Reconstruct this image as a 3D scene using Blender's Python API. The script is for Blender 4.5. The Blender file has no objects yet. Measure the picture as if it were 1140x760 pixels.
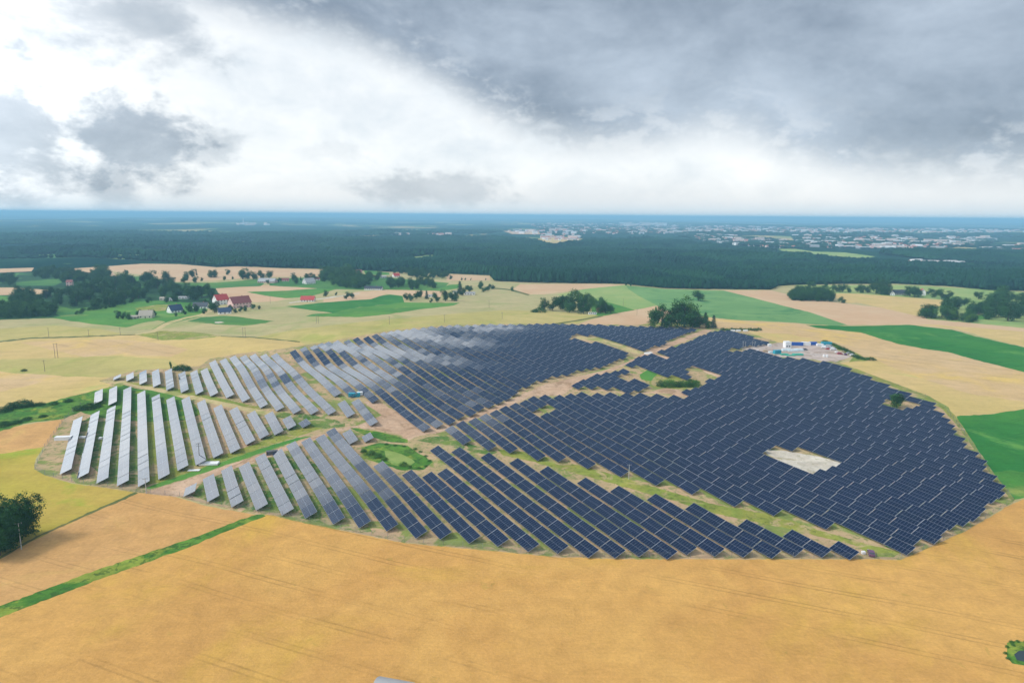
import bpy, math, random
import numpy as np
from mathutils import Vector, Matrix
from mathutils.geometry import delaunay_2d_cdt

scene = bpy.context.scene
COL = scene.collection
R = math.radians

# ------------------------------------------------------------------ camera
CAM_H = 110.0
PITCH = R(10.46)
ROLL = 0.008
FPX = 760.0
cam_data = bpy.data.cameras.new("camera")
cam_data.sensor_width = 36.0
cam_data.lens = 36.0 * FPX / 1140.0
cam_data.clip_start = 1.0
cam_data.clip_end = 200000.0
cam = bpy.data.objects.new("camera", cam_data)
COL.objects.link(cam)
_F = Vector((0, math.cos(PITCH), -math.sin(PITCH)))
_R0 = Vector((1, 0, 0)); _U0 = Vector((0, math.sin(PITCH), math.cos(PITCH)))
_R = _R0 * math.cos(ROLL) + _U0 * math.sin(ROLL)
_U = _U0 * math.cos(ROLL) - _R0 * math.sin(ROLL)
cam.matrix_world = Matrix(((_R.x, _U.x, -_F.x, 0), (_R.y, _U.y, -_F.y, 0), (_R.z, _U.z, -_F.z, CAM_H), (0, 0, 0, 1)))
scene.camera = cam

# ------------------------------------------------------------------ exposure
scene.view_settings.view_transform = 'Standard'
scene.view_settings.look = 'None'
scene.view_settings.gamma = 1.0
scene.view_settings.use_curve_mapping = False
scene.view_settings.exposure = 0.74
scene.cycles.max_bounces = 6
scene.cycles.volume_bounces = 0

def view_dir(x, y):
    d = _F + _R * ((x - 570) / FPX) - _U * ((y - 380) / FPX)
    return d.normalized()
def azel(x, y):
    d = view_dir(x, y)
    return math.degrees(math.atan2(d.x, d.y)), math.degrees(math.asin(d.z))

# ------------------------------------------------------------------ sun
SUN_AZ = R(-98)      # clockwise from +Y, so this is from the left
SUN_EL = R(48)
sd = bpy.data.lights.new("sun", 'SUN')
sd.energy = 1.5
sd.angle = R(10)
sd.color = (1.0, 0.95, 0.88)
sun = bpy.data.objects.new("sun", sd)
COL.objects.link(sun)
to_sun = Vector((math.sin(SUN_AZ) * math.cos(SUN_EL), math.cos(SUN_AZ) * math.cos(SUN_EL), math.sin(SUN_EL)))
sun.rotation_euler = to_sun.to_track_quat('Z', 'Y').to_euler()

# ------------------------------------------------------------------ node helper
class NT:
    def __init__(s, tree):
        s.t = tree; s.n = tree.nodes; s.l = tree.links
    def node(s, typ, **kw):
        n = s.n.new(typ)
        for k, v in kw.items(): setattr(n, k, v)
        return n
    def put(s, sock, v):
        if hasattr(v, 'is_output') or isinstance(v, bpy.types.NodeSocket): s.l.new(v, sock)
        else: sock.default_value = v
    def m(s, op, a, b=0.0, c=0.0, clamp=False):
        n = s.node('ShaderNodeMath', operation=op); n.use_clamp = clamp
        s.put(n.inputs[0], a); s.put(n.inputs[1], b)
        if len(n.inputs) > 2: s.put(n.inputs[2], c)
        return n.outputs[0]
    def ss(s, v, lo, hi, a=0.0, b=1.0):
        n = s.node('ShaderNodeMapRange', interpolation_type='SMOOTHSTEP')
        s.put(n.inputs['Value'], v)
        for k, q in zip(('From Min', 'From Max', 'To Min', 'To Max'), (lo, hi, a, b)): s.put(n.inputs[k], q)
        return n.outputs['Result']
    def noise(s, vec, scale, detail=4, rough=0.55, dist=0.0):
        n = s.node('ShaderNodeTexNoise')
        if vec is not None: s.l.new(vec, n.inputs['Vector'])
        s.put(n.inputs['Scale'], scale); s.put(n.inputs['Detail'], detail)
        s.put(n.inputs['Roughness'], rough); s.put(n.inputs['Distortion'], dist)
        return n.outputs['Fac']
    def mix(s, f, a, b, blend='MIX'):
        n = s.node('ShaderNodeMix', data_type='RGBA', blend_type=blend)
        s.put(n.inputs['Factor'], f); s.put(n.inputs['A'], a); s.put(n.inputs['B'], b)
        return n.outputs['Result']
    def mapping(s, vec, scale=(1, 1, 1), rot=(0, 0, 0), loc=(0, 0, 0)):
        n = s.node('ShaderNodeMapping')
        s.l.new(vec, n.inputs['Vector'])
        n.inputs['Scale'].default_value = scale; n.inputs['Rotation'].default_value = rot; n.inputs['Location'].default_value = loc
        return n.outputs['Vector']
def c4(c): return (c[0], c[1], c[2], 1.0)
_inkey = {'A': 0, 'B': 0}
def _fixmix():
    pass

# ------------------------------------------------------------------ world: cloudy sky over a Nishita sky
world = bpy.data.worlds.new("World")
scene.world = world
world.use_nodes = True
W = NT(world.node_tree)
W.n.clear()
def wmix(f, a, b):
    n = W.node('ShaderNodeMix', data_type='RGBA')
    W.put(n.inputs[0], f); W.put(n.inputs[6], a); W.put(n.inputs[7], b)
    return n.outputs[2]
tc = W.node('ShaderNodeTexCoord').outputs['Generated']
sep = W.node('ShaderNodeSeparateXYZ'); W.l.new(tc, sep.inputs[0])
wx, wy, wz = sep.outputs
az = W.m('MULTIPLY', W.m('ARCTAN2', wx, wy), 180 / math.pi)
el = W.m('MULTIPLY', W.m('ARCSINE', wz), 180 / math.pi)
st = W.mapping(tc, scale=(1, 1, 2.0))
n_big = W.m('SUBTRACT', W.noise(st, 3.2, 6, 0.58, 0.3), 0.5)
n_mid = W.m('SUBTRACT', W.noise(W.mapping(tc, scale=(1, 1, 1.8), loc=(4.1, 2.2, 7.3)), 10.0, 6, 0.6, 0.25), 0.5)
n_fin = W.m('SUBTRACT', W.noise(W.mapping(tc, scale=(1, 1, 1.6), loc=(1.3, 9.2, 3.3)), 30.0, 5, 0.6), 0.5)
# lower rim of the big dark cloud as elevation over azimuth
fc = W.node('ShaderNodeFloatCurve')
W.l.new(W.m('MULTIPLY_ADD', az, 1 / 160.0, 0.5, True), fc.inputs['Value'])
cur = fc.mapping.curves[0]
rim = [(-80, 27), (-55, 26.0), (-44, 24)]
for X, Y in ((170, -8), (300, 42), (400, 68), (480, 100), (560, 148), (640, 172), (700, 172), (800, 160), (880, 176), (1000, 198), (1130, 204)):
    rim.append(azel(X, Y))
rim += [(50, 2.2), (80, 3)]
pts = [(a / 160 + 0.5, e / 30.0) for a, e in rim]
cur.points[0].location = pts[0]; cur.points[1].location = pts[-1]
for p in pts[1:-1]: cur.points.new(*p)
fc.mapping.update()
rim_el = W.m('MULTIPLY', fc.outputs[0], 30.0)
d_rim = W.m('SUBTRACT', el, rim_el)
d_rim = W.m('ADD', d_rim, W.m('MULTIPLY', n_big, 5.0))
d_rim = W.m('ADD', d_rim, W.m('MULTIPLY', n_mid, 5.5))
d_rim = W.m('ADD', d_rim, W.m('MULTIPLY', n_fin, 2.2))
dark = W.ss(d_rim, -1.1, 2.9)
puff = W.m('ADD', n_mid, W.m('MULTIPLY', n_fin, 0.7))
dark = W.m('MULTIPLY', dark, W.m('SUBTRACT', 1.0, W.m('MULTIPLY', W.m('MULTIPLY', W.ss(puff, -0.04, 0.20), W.ss(d_rim, 6.5, 0.5)), 0.6)))
def blob(px, py, rx, ry, amp, soft=0.75, wob=1.5):
    a, e = azel(px, py)
    da = W.m('DIVIDE', W.m('SUBTRACT', az, a), rx); de = W.m('DIVIDE', W.m('SUBTRACT', el, e), ry)
    q = W.m('SQRT', W.m('ADD', W.m('MULTIPLY', da, da), W.m('MULTIPLY', de, de)))
    q = W.m('ADD', q, W.m('MULTIPLY', n_mid, wob * 2)); q = W.m('ADD', q, W.m('MULTIPLY', n_fin, wob)); 
    return W.m('MULTIPLY', W.ss(q, 1.0 + soft * 0.5, 1.0 - soft * 0.7), amp)
for b in ((0, 135, 3.6, 4.6, 0.72), (150, 158, 4.2, 3.3, 0.85), (128, 195, 1.8, 2.6, 0.6), (210, 165, 3.2, 1.4, 0.4), (495, 211, 5.6, 1.3, 0.42), (120, 22, 6, 2.6, 0.5, 1.0), (380, 170, 2.5, 0.8, 0.14)):
    dark = W.m('MAXIMUM', dark, blob(*b))
# unseen bright break added above the view so panels on the left mirror it
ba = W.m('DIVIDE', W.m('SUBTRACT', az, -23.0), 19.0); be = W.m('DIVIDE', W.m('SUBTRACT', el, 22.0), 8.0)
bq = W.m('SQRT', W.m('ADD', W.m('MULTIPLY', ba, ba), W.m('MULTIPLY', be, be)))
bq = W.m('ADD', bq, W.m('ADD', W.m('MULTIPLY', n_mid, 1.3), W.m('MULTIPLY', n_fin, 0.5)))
added_brk = W.m('MULTIPLY', W.m('MULTIPLY', W.ss(bq, 1.25, 0.35), W.ss(W.m('ADD', el, W.m('MULTIPLY', W.m('MAXIMUM', W.m('SUBTRACT', -20.0, az), 0.0), 0.30)), 16.3, 17.6)), 0.92)
dark = W.m('MULTIPLY', dark, W.m('SUBTRACT', 1.0, added_brk))
# overhead and behind, the unseen sky is brightened to add fill light
high = W.m('MAXIMUM', W.ss(W.m('ADD', el, W.m('MULTIPLY', n_big, 14)), 60, 76), W.ss(W.m('ADD', W.m('MULTIPLY', wy, -1), W.m('MULTIPLY', n_big, 0.3)), 0.0, 0.35))
tone_d = W.m('ADD', W.m('MULTIPLY', n_big, 1.5), W.m('ADD', W.m('MULTIPLY', n_mid, 1.1), 0.44), 0, True)
# a paler bulge inside the cloud, right of centre
a1 = blob(800, 100, 8, 4.2, 0.50, 1.6, 0.8)
tone_d = W.m('ADD', tone_d, a1, 0, True)
a2 = blob(1075, 60, 7, 3.5, 0.25, 1.6, 0.8)
tone_d = W.m('ADD', tone_d, a2, 0, True)
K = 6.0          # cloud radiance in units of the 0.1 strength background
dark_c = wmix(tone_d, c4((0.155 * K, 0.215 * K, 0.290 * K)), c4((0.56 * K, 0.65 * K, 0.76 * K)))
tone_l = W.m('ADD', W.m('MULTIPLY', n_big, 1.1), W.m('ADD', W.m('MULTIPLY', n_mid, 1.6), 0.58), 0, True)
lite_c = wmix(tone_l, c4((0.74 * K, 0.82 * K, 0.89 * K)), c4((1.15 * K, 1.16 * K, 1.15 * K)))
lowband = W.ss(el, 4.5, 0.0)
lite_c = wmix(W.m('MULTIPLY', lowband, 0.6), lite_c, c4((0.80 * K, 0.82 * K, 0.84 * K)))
dark_c = wmix(W.m('MULTIPLY', W.ss(el, 25, 34), 0.85), dark_c, c4((0.075 * K, 0.135 * K, 0.22 * K)))  # unseen cloud above the view, darkened to keep panel reflections dark
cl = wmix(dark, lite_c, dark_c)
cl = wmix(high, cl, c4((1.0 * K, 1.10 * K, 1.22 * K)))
sky = W.node('ShaderNodeTexSky', sky_type='NISHITA')
sky.sun_disc = False
sky.sun_elevation = SUN_EL
sky.sun_rotation = SUN_AZ
# sky brightening added out of view towards the sun, to lift left panel reflections
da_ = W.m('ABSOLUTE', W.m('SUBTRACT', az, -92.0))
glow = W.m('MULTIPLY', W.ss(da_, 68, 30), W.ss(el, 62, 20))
glow = W.m('ADD', W.m('MULTIPLY_ADD', glow, 1.5, 1.0), W.m('MULTIPLY', added_brk, 0.45))
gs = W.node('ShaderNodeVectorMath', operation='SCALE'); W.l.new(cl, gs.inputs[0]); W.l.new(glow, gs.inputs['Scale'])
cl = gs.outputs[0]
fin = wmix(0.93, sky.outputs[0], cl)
below = W.ss(el, 0.0, -1.0)
fin = wmix(below, fin, c4((1.6, 2.0, 2.0)))
fin = wmix(W.m('MULTIPLY', W.ss(W.m('ABSOLUTE', el), 1.6, 0.0), 0.6), fin, c4((4.4, 5.1, 5.5)))
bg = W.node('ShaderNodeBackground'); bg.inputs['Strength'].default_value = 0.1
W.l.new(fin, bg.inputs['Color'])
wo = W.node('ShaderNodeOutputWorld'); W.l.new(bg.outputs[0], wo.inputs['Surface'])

# ------------------------------------------------------------------ object helpers
def tag(o, label=None, cat=None, group=None, kind=None):
    if label: o['label'] = label
    if cat: o['category'] = cat
    if group: o['group'] = group
    if kind: o['kind'] = kind
    return o
def link(name, me, parent=None):
    o = bpy.data.objects.new(name, me)
    COL.objects.link(o)
    if parent is not None: o.parent = parent
    return o
def empty(name, loc=(0, 0, 0), rz=0.0):
    o = bpy.data.objects.new(name, None)
    o.empty_display_size = 0.5
    COL.objects.link(o)
    o.location = loc; o.rotation_euler = (0, 0, rz)
    return o
def kids(o, _c={}): return [c for c in o.children]
def copy_tree(o, parent=None, ch=None):
    c = o.copy(); COL.objects.link(c); c.parent = parent
    for k in (ch if ch is not None else o.children): copy_tree(k, c)
    return c
def mesh_np(name, V, loops, starts, totals, mats, midx=None, uv=None, smooth=False):
    me = bpy.data.meshes.new(name)
    me.vertices.add(len(V)); me.vertices.foreach_set('co', np.ascontiguousarray(V, np.float32).ravel())
    me.loops.add(len(loops)); me.loops.foreach_set('vertex_index', np.ascontiguousarray(loops, np.int32))
    me.polygons.add(len(starts)); me.polygons.foreach_set('loop_start', np.ascontiguousarray(starts, np.int32))
    me.polygons.foreach_set('loop_total', np.ascontiguousarray(totals, np.int32))
    for m in mats: me.materials.append(m)
    if midx is not None: me.polygons.foreach_set('material_index', np.ascontiguousarray(midx, np.int32))
    me.polygons.foreach_set('use_smooth', np.full(len(starts), smooth, bool))
    if uv is not None:
        l = me.uv_layers.new(name='UVMap'); l.data.foreach_set('uv', np.ascontiguousarray(uv, np.float32).ravel())
    me.update(calc_edges=True); me.validate()
    return me
class MB:
    """collects simple solids; build() makes them one mesh"""
    def __init__(s): s.v = []; s.f = []; s.m = []
    def add(s, vs, fs, m=0):
        b = len(s.v); s.v += [tuple(v) for v in vs]; s.f += [tuple(b + i for i in f) for f in fs]; s.m += [m] * len(fs)
    def box(s, x0, x1, y0, y1, z0, z1, m=0, M=None):
        vs = [Vector((x, y, z)) for z in (z0, z1) for y in (y0, y1) for x in (x0, x1)]
        if M is not None: vs = [M @ v for v in vs]
        s.add(vs, [(0, 2, 3, 1), (4, 5, 7, 6), (0, 1, 5, 4), (2, 6, 7, 3), (0, 4, 6, 2), (1, 3, 7, 5)], m)
    def bar(s, a, b, r0, r1=None, n=6, m=0):
        a = Vector(a); b = Vector(b); r1 = r0 if r1 is None else r1
        d = (b - a).normalized(); u = d.orthogonal().normalized(); w = d.cross(u)
        vs = []
        for p, r in ((a, r0), (b, r1)):
            for k in range(n):
                t = 2 * math.pi * k / n
                vs.append(p + (u * math.cos(t) + w * math.sin(t)) * r)
        fs = [(k, (k + 1) % n, n + (k + 1) % n, n + k) for k in range(n)] + [tuple(range(n - 1, -1, -1)), tuple(range(n, 2 * n))]
        s.add(vs, fs, m)
    def prism(s, prof, x0, x1, m=0, axis='x'):
        n = len(prof)
        if axis == 'x': vs = [(x0, a, b) for a, b in prof] + [(x1, a, b) for a, b in prof]
        else: vs = [(a, x0, b) for a, b in prof] + [(a, x1, b) for a, b in prof]
        s.add(vs, [(k, (k + 1) % n, n + (k + 1) % n, n + k) for k in range(n)] + [tuple(range(n - 1, -1, -1)), tuple(range(n, 2 * n))], m)
    def mesh(s, name, mats, smooth=False):
        me = bpy.data.meshes.new(name); me.from_pydata(s.v, [], s.f)
        for m in (mats if isinstance(mats, (list, tuple)) else [mats]): me.materials.append(m)
        me.polygons.foreach_set('material_index', s.m)
        me.polygons.foreach_set('use_smooth', [smooth] * len(s.f))
        import bmesh
        bm = bmesh.new(); bm.from_mesh(me); bmesh.ops.recalc_face_normals(bm, faces=bm.faces); bm.to_mesh(me); bm.free()
        return me
    def build(s, name, mats, parent=None, smooth=False):
        return link(name, s.mesh(name, mats, smooth), parent)

# ------------------------------------------------------------------ terrain
def sstep(a, b, x):
    t = np.clip((x - a) / (b - a), 0, 1); return t * t * (3 - 2 * t)
_rs = np.random.RandomState(5)
def _waves(lam, n):
    a = _rs.uniform(0, 2 * math.pi, n); l = lam * _rs.uniform(0.6, 1.6, n)
    return np.cos(a) * 2 * math.pi / l, np.sin(a) * 2 * math.pi / l, _rs.uniform(0, 6.28, n)
_w1 = _waves(105, 5); _w2 = _waves(900, 6); _w3 = _waves(5000, 7); _w4 = _waves(58, 4)
def _sumw(w, x, y):
    s = 0
    for a, b, c in zip(*w): s = s + np.sin(a * x + b * y + c)
    return s / math.sqrt(len(w[0]))
def hgt(x, y):
    x = np.asarray(x, float); y = np.asarray(y, float)
    r = np.hypot(x, y)
    h = 12.5 * np.exp(-((x + 70) / 330) ** 2 - ((y - 610) / 200) ** 2)
    env = np.exp(-((x + 170) / 130) ** 2 - ((y - 500) / 95) ** 2)
    h += env * (1.55 * np.sin((0.45 * x + 0.89 * y) * 2 * math.pi / 62 + 0.9) + 0.75 * _sumw(_w4, x, y))
    h += 0.55 * _sumw(_w1, x, y) * np.exp(-(r / 900) ** 2) * sstep(120, 260, r)
    h += 4.0 * _sumw(_w2, x, y) * sstep(700, 1800, r)
    h += 14.0 * _sumw(_w3, x, y) * sstep(3500, 14000, r)
    h += 26.0 * sstep(16000, 40000, r)
    return h
_Rn = np.array(_R); _Un = np.array(_U); _Fn = np.array(_F)
def ground(px, py, lift=0.0):
    """where the sight line through a point of the photograph meets the terrain (metres)"""
    px = np.atleast_1d(np.asarray(px, float)); py = np.atleast_1d(np.asarray(py, float))
    D = _Fn + ((px - 570) / FPX)[:, None] * _Rn - ((py - 380) / FPX)[:, None] * _Un
    D /= np.linalg.norm(D, axis=1)[:, None]
    t = np.full(len(px), 60.0); lo = t.copy(); hi = np.full(len(px), 60000.0); done = np.zeros(len(px), bool)
    while t.max() < 60000 and not done.all():
        t2 = t * 1.012 + 0.5
        P = D * t2[:, None]
        below = (P[:, 2] + CAM_H) < hgt(P[:, 0], P[:, 1]) + lift
        new = below & ~done
        lo[new] = t[new]; hi[new] = t2[new]; done |= new
        t = t2
    lo[~done] = 55000
    for _ in range(24):
        mid = (lo + hi) / 2; P = D * mid[:, None]
        b = (P[:, 2] + CAM_H) < hgt(P[:, 0], P[:, 1]) + lift
        hi = np.where(b, mid, hi); lo = np.where(b, lo, mid)
    P = D * hi[:, None]
    return P[:, :2]
def G(px, py, lift=0.0):
    p = ground(px, py, lift)[0]; return Vector((p[0], p[1], float(hgt(p[0], p[1]))))
def inside(poly, x, y):
    x = np.asarray(x); y = np.asarray(y); c = np.zeros(x.shape, bool)
    n = len(poly); j = n - 1
    for i in range(n):
        xi, yi = poly[i]; xj, yj = poly[j]
        if yi != yj:
            c ^= ((yi > y) != (yj > y)) & (x < (xj - xi) * (y - yi) / (yj - yi) + xi)
        j = i
    return c
def dense(poly, step=5.0, wig=0.35, seed=1):
    rs = np.random.RandomState(seed); out = []
    n = len(poly)
    for i in range(n):
        a = np.array(poly[i], float); b = np.array(poly[(i + 1) % n], float)
        L = np.linalg.norm(b - a); k = max(1, int(L / step))
        if L > 400: k = max(1, int(L / 40))
        for q in range(k):
            p = a + (b - a) * q / k
            s = wig * min(1.0, max(0.12, (p[1] - 285) / 160)) * (0 if q == 0 else 1)
            out.append(p + rs.normal(0, 1, 2) * np.array([1.0, 0.6]) * s)
    return np.array(out)
def gpoly(poly, lift=0.0, step=5.0, wig=0.35, seed=1):
    d = dense(poly, step, wig, seed); return ground(d[:, 0], d[:, 1], lift)

# ------------------------------------------------------------------ materials
def new_mat(name):
    m = bpy.data.materials.new(name); m.use_nodes = True
    t = NT(m.node_tree); t.n.clear()
    b = t.node('ShaderNodeBsdfPrincipled'); o = t.node('ShaderNodeOutputMaterial')
    t.l.new(b.outputs[0], o.inputs['Surface'])
    return m, t, b
def nmix(t, f, a, b):
    n = t.node('ShaderNodeMix', data_type='RGBA')
    t.put(n.inputs[0], f); t.put(n.inputs[6], a); t.put(n.inputs[7], b)
    return n.outputs[2]
def simple(name, col, rough=0.7, metal=0.0, var=0.12, scale=1.5, rnd=0.0):
    m, t, b = new_mat(name)
    p = t.node('ShaderNodeTexCoord').outputs['Object']
    n = t.noise(p, scale, 4)
    c = nmix(t, n, c4([x * (1 - var) for x in col]), c4([min(1, x * (1 + var)) for x in col]))
    if rnd:
        oi = t.node('ShaderNodeObjectInfo').outputs['Random']
        c = nmix(t, t.m('MULTIPLY', oi, rnd), c, c4([x * 0.45 for x in col]))
    t.l.new(c, b.inputs['Base Color'])
    b.inputs['Roughness'].default_value = rough; b.inputs['Metallic'].default_value = metal
    return m
def ground_mat(name, col, col2, patch=None, pamt=(0.5, 0.62), pscale=0.02, big=0.012, fine=0.6, tuft=None, tram=None, bump=0.5, streak=None, fvar=0.22):
    """crop or grass: two tones in broad patches, a fine grain, wheel tracks, odd patches of another colour"""
    m, t, b = new_mat(name)
    pos = t.node('ShaderNodeNewGeometry').outputs['Position']
    n1 = t.noise(pos, big, 6, 0.6, 0.6)
    c = nmix(t, t.ss(n1, 0.36, 0.64), c4(col), c4(col2))
    nf = t.noise(pos, fine, 5, 0.7)
    nm = t.noise(pos, fine * 0.13, 5, 0.65, 0.5)
    g = t.m('ADD', t.m('MULTIPLY', t.m('SUBTRACT', nf, 0.5), fvar * 2.2), t.m('MULTIPLY', t.m('SUBTRACT', nm, 0.5), fvar * 2.6))
    if streak:
        sn = t.noise(t.mapping(pos, scale=(1.0, 14.0, 1), rot=(0, 0, streak[0])), streak[1], 4, 0.6, 0.4)
        g = t.m('ADD', g, t.m('MULTIPLY', t.m('SUBTRACT', sn, 0.5), streak[2]))
    if patch:
        pn = t.noise(t.mapping(pos, loc=(31, 17, 3)), pscale, 6, 0.65, 0.8)
        c = nmix(t, t.ss(pn, pamt[0], pamt[1]), c, c4(patch))
    if tram:
        ang, sp, dk = tram
        wob = t.m('MULTIPLY', t.m('SUBTRACT', t.noise(pos, 0.01, 2), 0.5), 4.0)
        sx = t.node('ShaderNodeSeparateXYZ'); t.l.new(t.mapping(pos, rot=(0, 0, ang)), sx.inputs[0])
        fr = t.m('FRACT', t.m('DIVIDE', t.m('ADD', sx.outputs[1], wob), sp))
        l = None
        for cc in (0.42, 0.42 + 1.9 / sp):
            dd = t.m('MULTIPLY', t.m('ABSOLUTE', t.m('SUBTRACT', fr, cc)), sp)
            q = t.ss(dd, 0.45, 0.15)
            l = q if l is None else t.m('MAXIMUM', l, q)
        br = t.ss(t.noise(t.mapping(pos, scale=(0.3, 1, 1), rot=(0, 0, ang), loc=(5, 5, 0)), 0.03, 3), 0.42, 0.62)
        g = t.m('SUBTRACT', g, t.m('MULTIPLY', t.m('MULTIPLY', l, br), dk))
    if tuft:
        tn = t.noise(t.mapping(pos, loc=(3, 7, 1)), tuft[0], 4, 0.7, 0.6)
        c = nmix(t, t.m('MULTIPLY', t.ss(tn, tuft[1], tuft[1] + 0.07), tuft[2]), c, c4(tuft[3]))
    hsv = t.node('ShaderNodeHueSaturation'); t.l.new(c, hsv.inputs['Color'])
    t.l.new(t.m('ADD', g, 1.0), hsv.inputs['Value'])
    t.l.new(hsv.outputs[0], b.inputs['Base Color'])
    b.inputs['Roughness'].default_value = 0.95; b.inputs['Specular IOR Level'].default_value = 0.1
    if bump:
        bp = t.node('ShaderNodeBump'); bp.inputs['Strength'].default_value = bump; bp.inputs['Distance'].default_value = 0.35
        t.l.new(nf, bp.inputs['Height']); t.l.new(bp.outputs[0], b.inputs['Normal'])
    return m
GM = {}
gm = lambda k, *a, **kw: GM.__setitem__(k, ground_mat(k, *a, **kw))
gm('wheat_orange', (0.57, 0.322, 0.092), (0.52, 0.280, 0.080), patch=(0.53, 0.322, 0.064), pamt=(0.5, 0.7), pscale=0.012, big=0.02, tram=(R(22), 12.0, 0.26), streak=(R(20), 0.09, 0.18), fvar=0.24, fine=1.1, tuft=(0.16, 0.64, 0.4, (0.34, 0.24, 0.05)))
gm('wheat_pink', (0.55, 0.315, 0.120), (0.51, 0.285, 0.098), patch=(0.54, 0.35, 0.11), pamt=(0.5, 0.68), tram=(R(22), 14.0, 0.2), streak=(R(20), 0.07, 0.22), fvar=0.26, fine=0.8, tuft=(0.12, 0.66, 0.4, (0.36, 0.26, 0.06)))
gm('wheat_tan', (0.55, 0.385, 0.205), (0.53, 0.36, 0.17), patch=(0.60, 0.42, 0.13), pamt=(0.5, 0.7), tram=(R(35), 15.0, 0.3), streak=(R(35), 0.05, 0.24), fvar=0.18)
gm('wheat_far', (0.54, 0.35, 0.20), (0.56, 0.39, 0.23), tram=(R(35), 30.0, 0.06), fvar=0.08)
gm('wheat_gold', (0.56, 0.40, 0.17), (0.51, 0.38, 0.14), patch=(0.42, 0.40, 0.12), pamt=(0.58, 0.75), tram=(R(-12), 16.0, 0.22), streak=(R(-8), 0.04, 0.2), fvar=0.17)
gm('wheat_yellow', (0.39, 0.32, 0.05), (0.45, 0.32, 0.07), patch=(0.28, 0.34, 0.035), pamt=(0.5, 0.66), streak=(R(12), 0.04, 0.24), fvar=0.22)
gm('crop_olive', (0.37, 0.33, 0.15), (0.44, 0.365, 0.18), patch=(0.31, 0.32, 0.12), pamt=(0.5, 0.66), tram=(R(-10), 16.0, 0.22), streak=(R(-12), 0.03, 0.3), fvar=0.17)
gm('crop_yellow_green', (0.40, 0.345, 0.115), (0.46, 0.375, 0.14), patch=(0.34, 0.33, 0.09), pamt=(0.5, 0.66), tram=(R(-10), 16.0, 0.25), streak=(R(-12), 0.03, 0.3), fvar=0.17)
gm('meadow_bright', (0.06, 0.195, 0.032), (0.10, 0.24, 0.04), patch=(0.24, 0.30, 0.07), pamt=(0.58, 0.72), fvar=0.24, streak=(R(-15), 0.04, 0.25))
gm('meadow_mid', (0.05, 0.16, 0.035), (0.09, 0.21, 0.04), patch=(0.25, 0.28, 0.08), pamt=(0.58, 0.75), fvar=0.14)
gm('meadow_deep', (0.026, 0.155, 0.026), (0.05, 0.195, 0.03), patch=(0.11, 0.27, 0.05), pamt=(0.56, 0.72), streak=(R(30), 0.05, 0.45), fvar=0.22, tram=(R(-30), 14.0, 0.25))
gm('meadow_dusty', (0.13, 0.26, 0.085), (0.17, 0.30, 0.10), patch=(0.08, 0.21, 0.07), pamt=(0.5, 0.65), streak=(R(60), 0.03, 0.15), fvar=0.09)
gm('meadow_pale', (0.22, 0.33, 0.10), (0.30, 0.36, 0.12), fvar=0.10)
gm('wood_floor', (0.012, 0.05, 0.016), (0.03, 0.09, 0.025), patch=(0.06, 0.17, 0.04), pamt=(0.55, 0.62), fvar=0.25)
gm('farm_soil', (0.46, 0.31, 0.18), (0.40, 0.30, 0.155), patch=(0.20, 0.245, 0.06), pamt=(0.51, 0.60), pscale=0.05, big=0.03, fvar=0.24, streak=(R(-118), 0.14, 0.5), tuft=(0.35, 0.53, 0.75, (0.17, 0.20, 0.06)))
gm('grass_rough', (0.065, 0.145, 0.028), (0.15, 0.20, 0.045), patch=(0.38, 0.29, 0.16), pamt=(0.50, 0.60), pscale=0.07, big=0.05, fvar=0.36, tuft=(0.4, 0.54, 0.8, (0.30, 0.25, 0.12)))
gm('grass_olive', (0.27, 0.27, 0.055), (0.20, 0.25, 0.045), patch=(0.40, 0.31, 0.15), pamt=(0.52, 0.62), pscale=0.07, big=0.05, fvar=0.36, tuft=(0.4, 0.55, 0.7, (0.10, 0.14, 0.03)))
gm('grass_wet', (0.045, 0.15, 0.02), (0.11, 0.23, 0.03), patch=(0.22, 0.28, 0.04), pamt=(0.52, 0.62), pscale=0.06, big=0.05, fvar=0.4, tuft=(0.3, 0.52, 0.7, (0.035, 0.085, 0.018)))
gm('sand_track', (0.52, 0.40, 0.20), (0.44, 0.36, 0.17), patch=(0.28, 0.29, 0.09), pamt=(0.5, 0.62), pscale=0.05, fvar=0.2)
gm('dirt', (0.46, 0.30, 0.19), (0.52, 0.36, 0.24), patch=(0.34, 0.22, 0.13), pamt=(0.54, 0.62), pscale=0.09, big=0.04, fvar=0.32, tuft=(0.4, 0.57, 0.6, (0.30, 0.19, 0.11)))
gm('gravel', (0.50, 0.44, 0.35), (0.58, 0.53, 0.44), patch=(0.36, 0.31, 0.2), pamt=(0.53, 0.62), pscale=0.09, big=0.06, fvar=0.34, tuft=(0.4, 0.58, 0.7, (0.25, 0.24, 0.10)))
gm('yard_gravel', (0.42, 0.33, 0.28), (0.50, 0.42, 0.37), patch=(0.34, 0.26, 0.2), pamt=(0.5, 0.6), pscale=0.08, big=0.05, fvar=0.3)
gm('concrete', (0.62, 0.59, 0.54), (0.7, 0.67, 0.62), fvar=0.1)
gm('ditch', (0.16, 0.15, 0.05), (0.10, 0.13, 0.04), fvar=0.3)
gm('scum', (0.25, 0.32, 0.09), (0.20, 0.29, 0.07), patch=(0.14, 0.24, 0.05), pamt=(0.55, 0.62), pscale=0.12, big=0.1, fvar=0.15)

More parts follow.
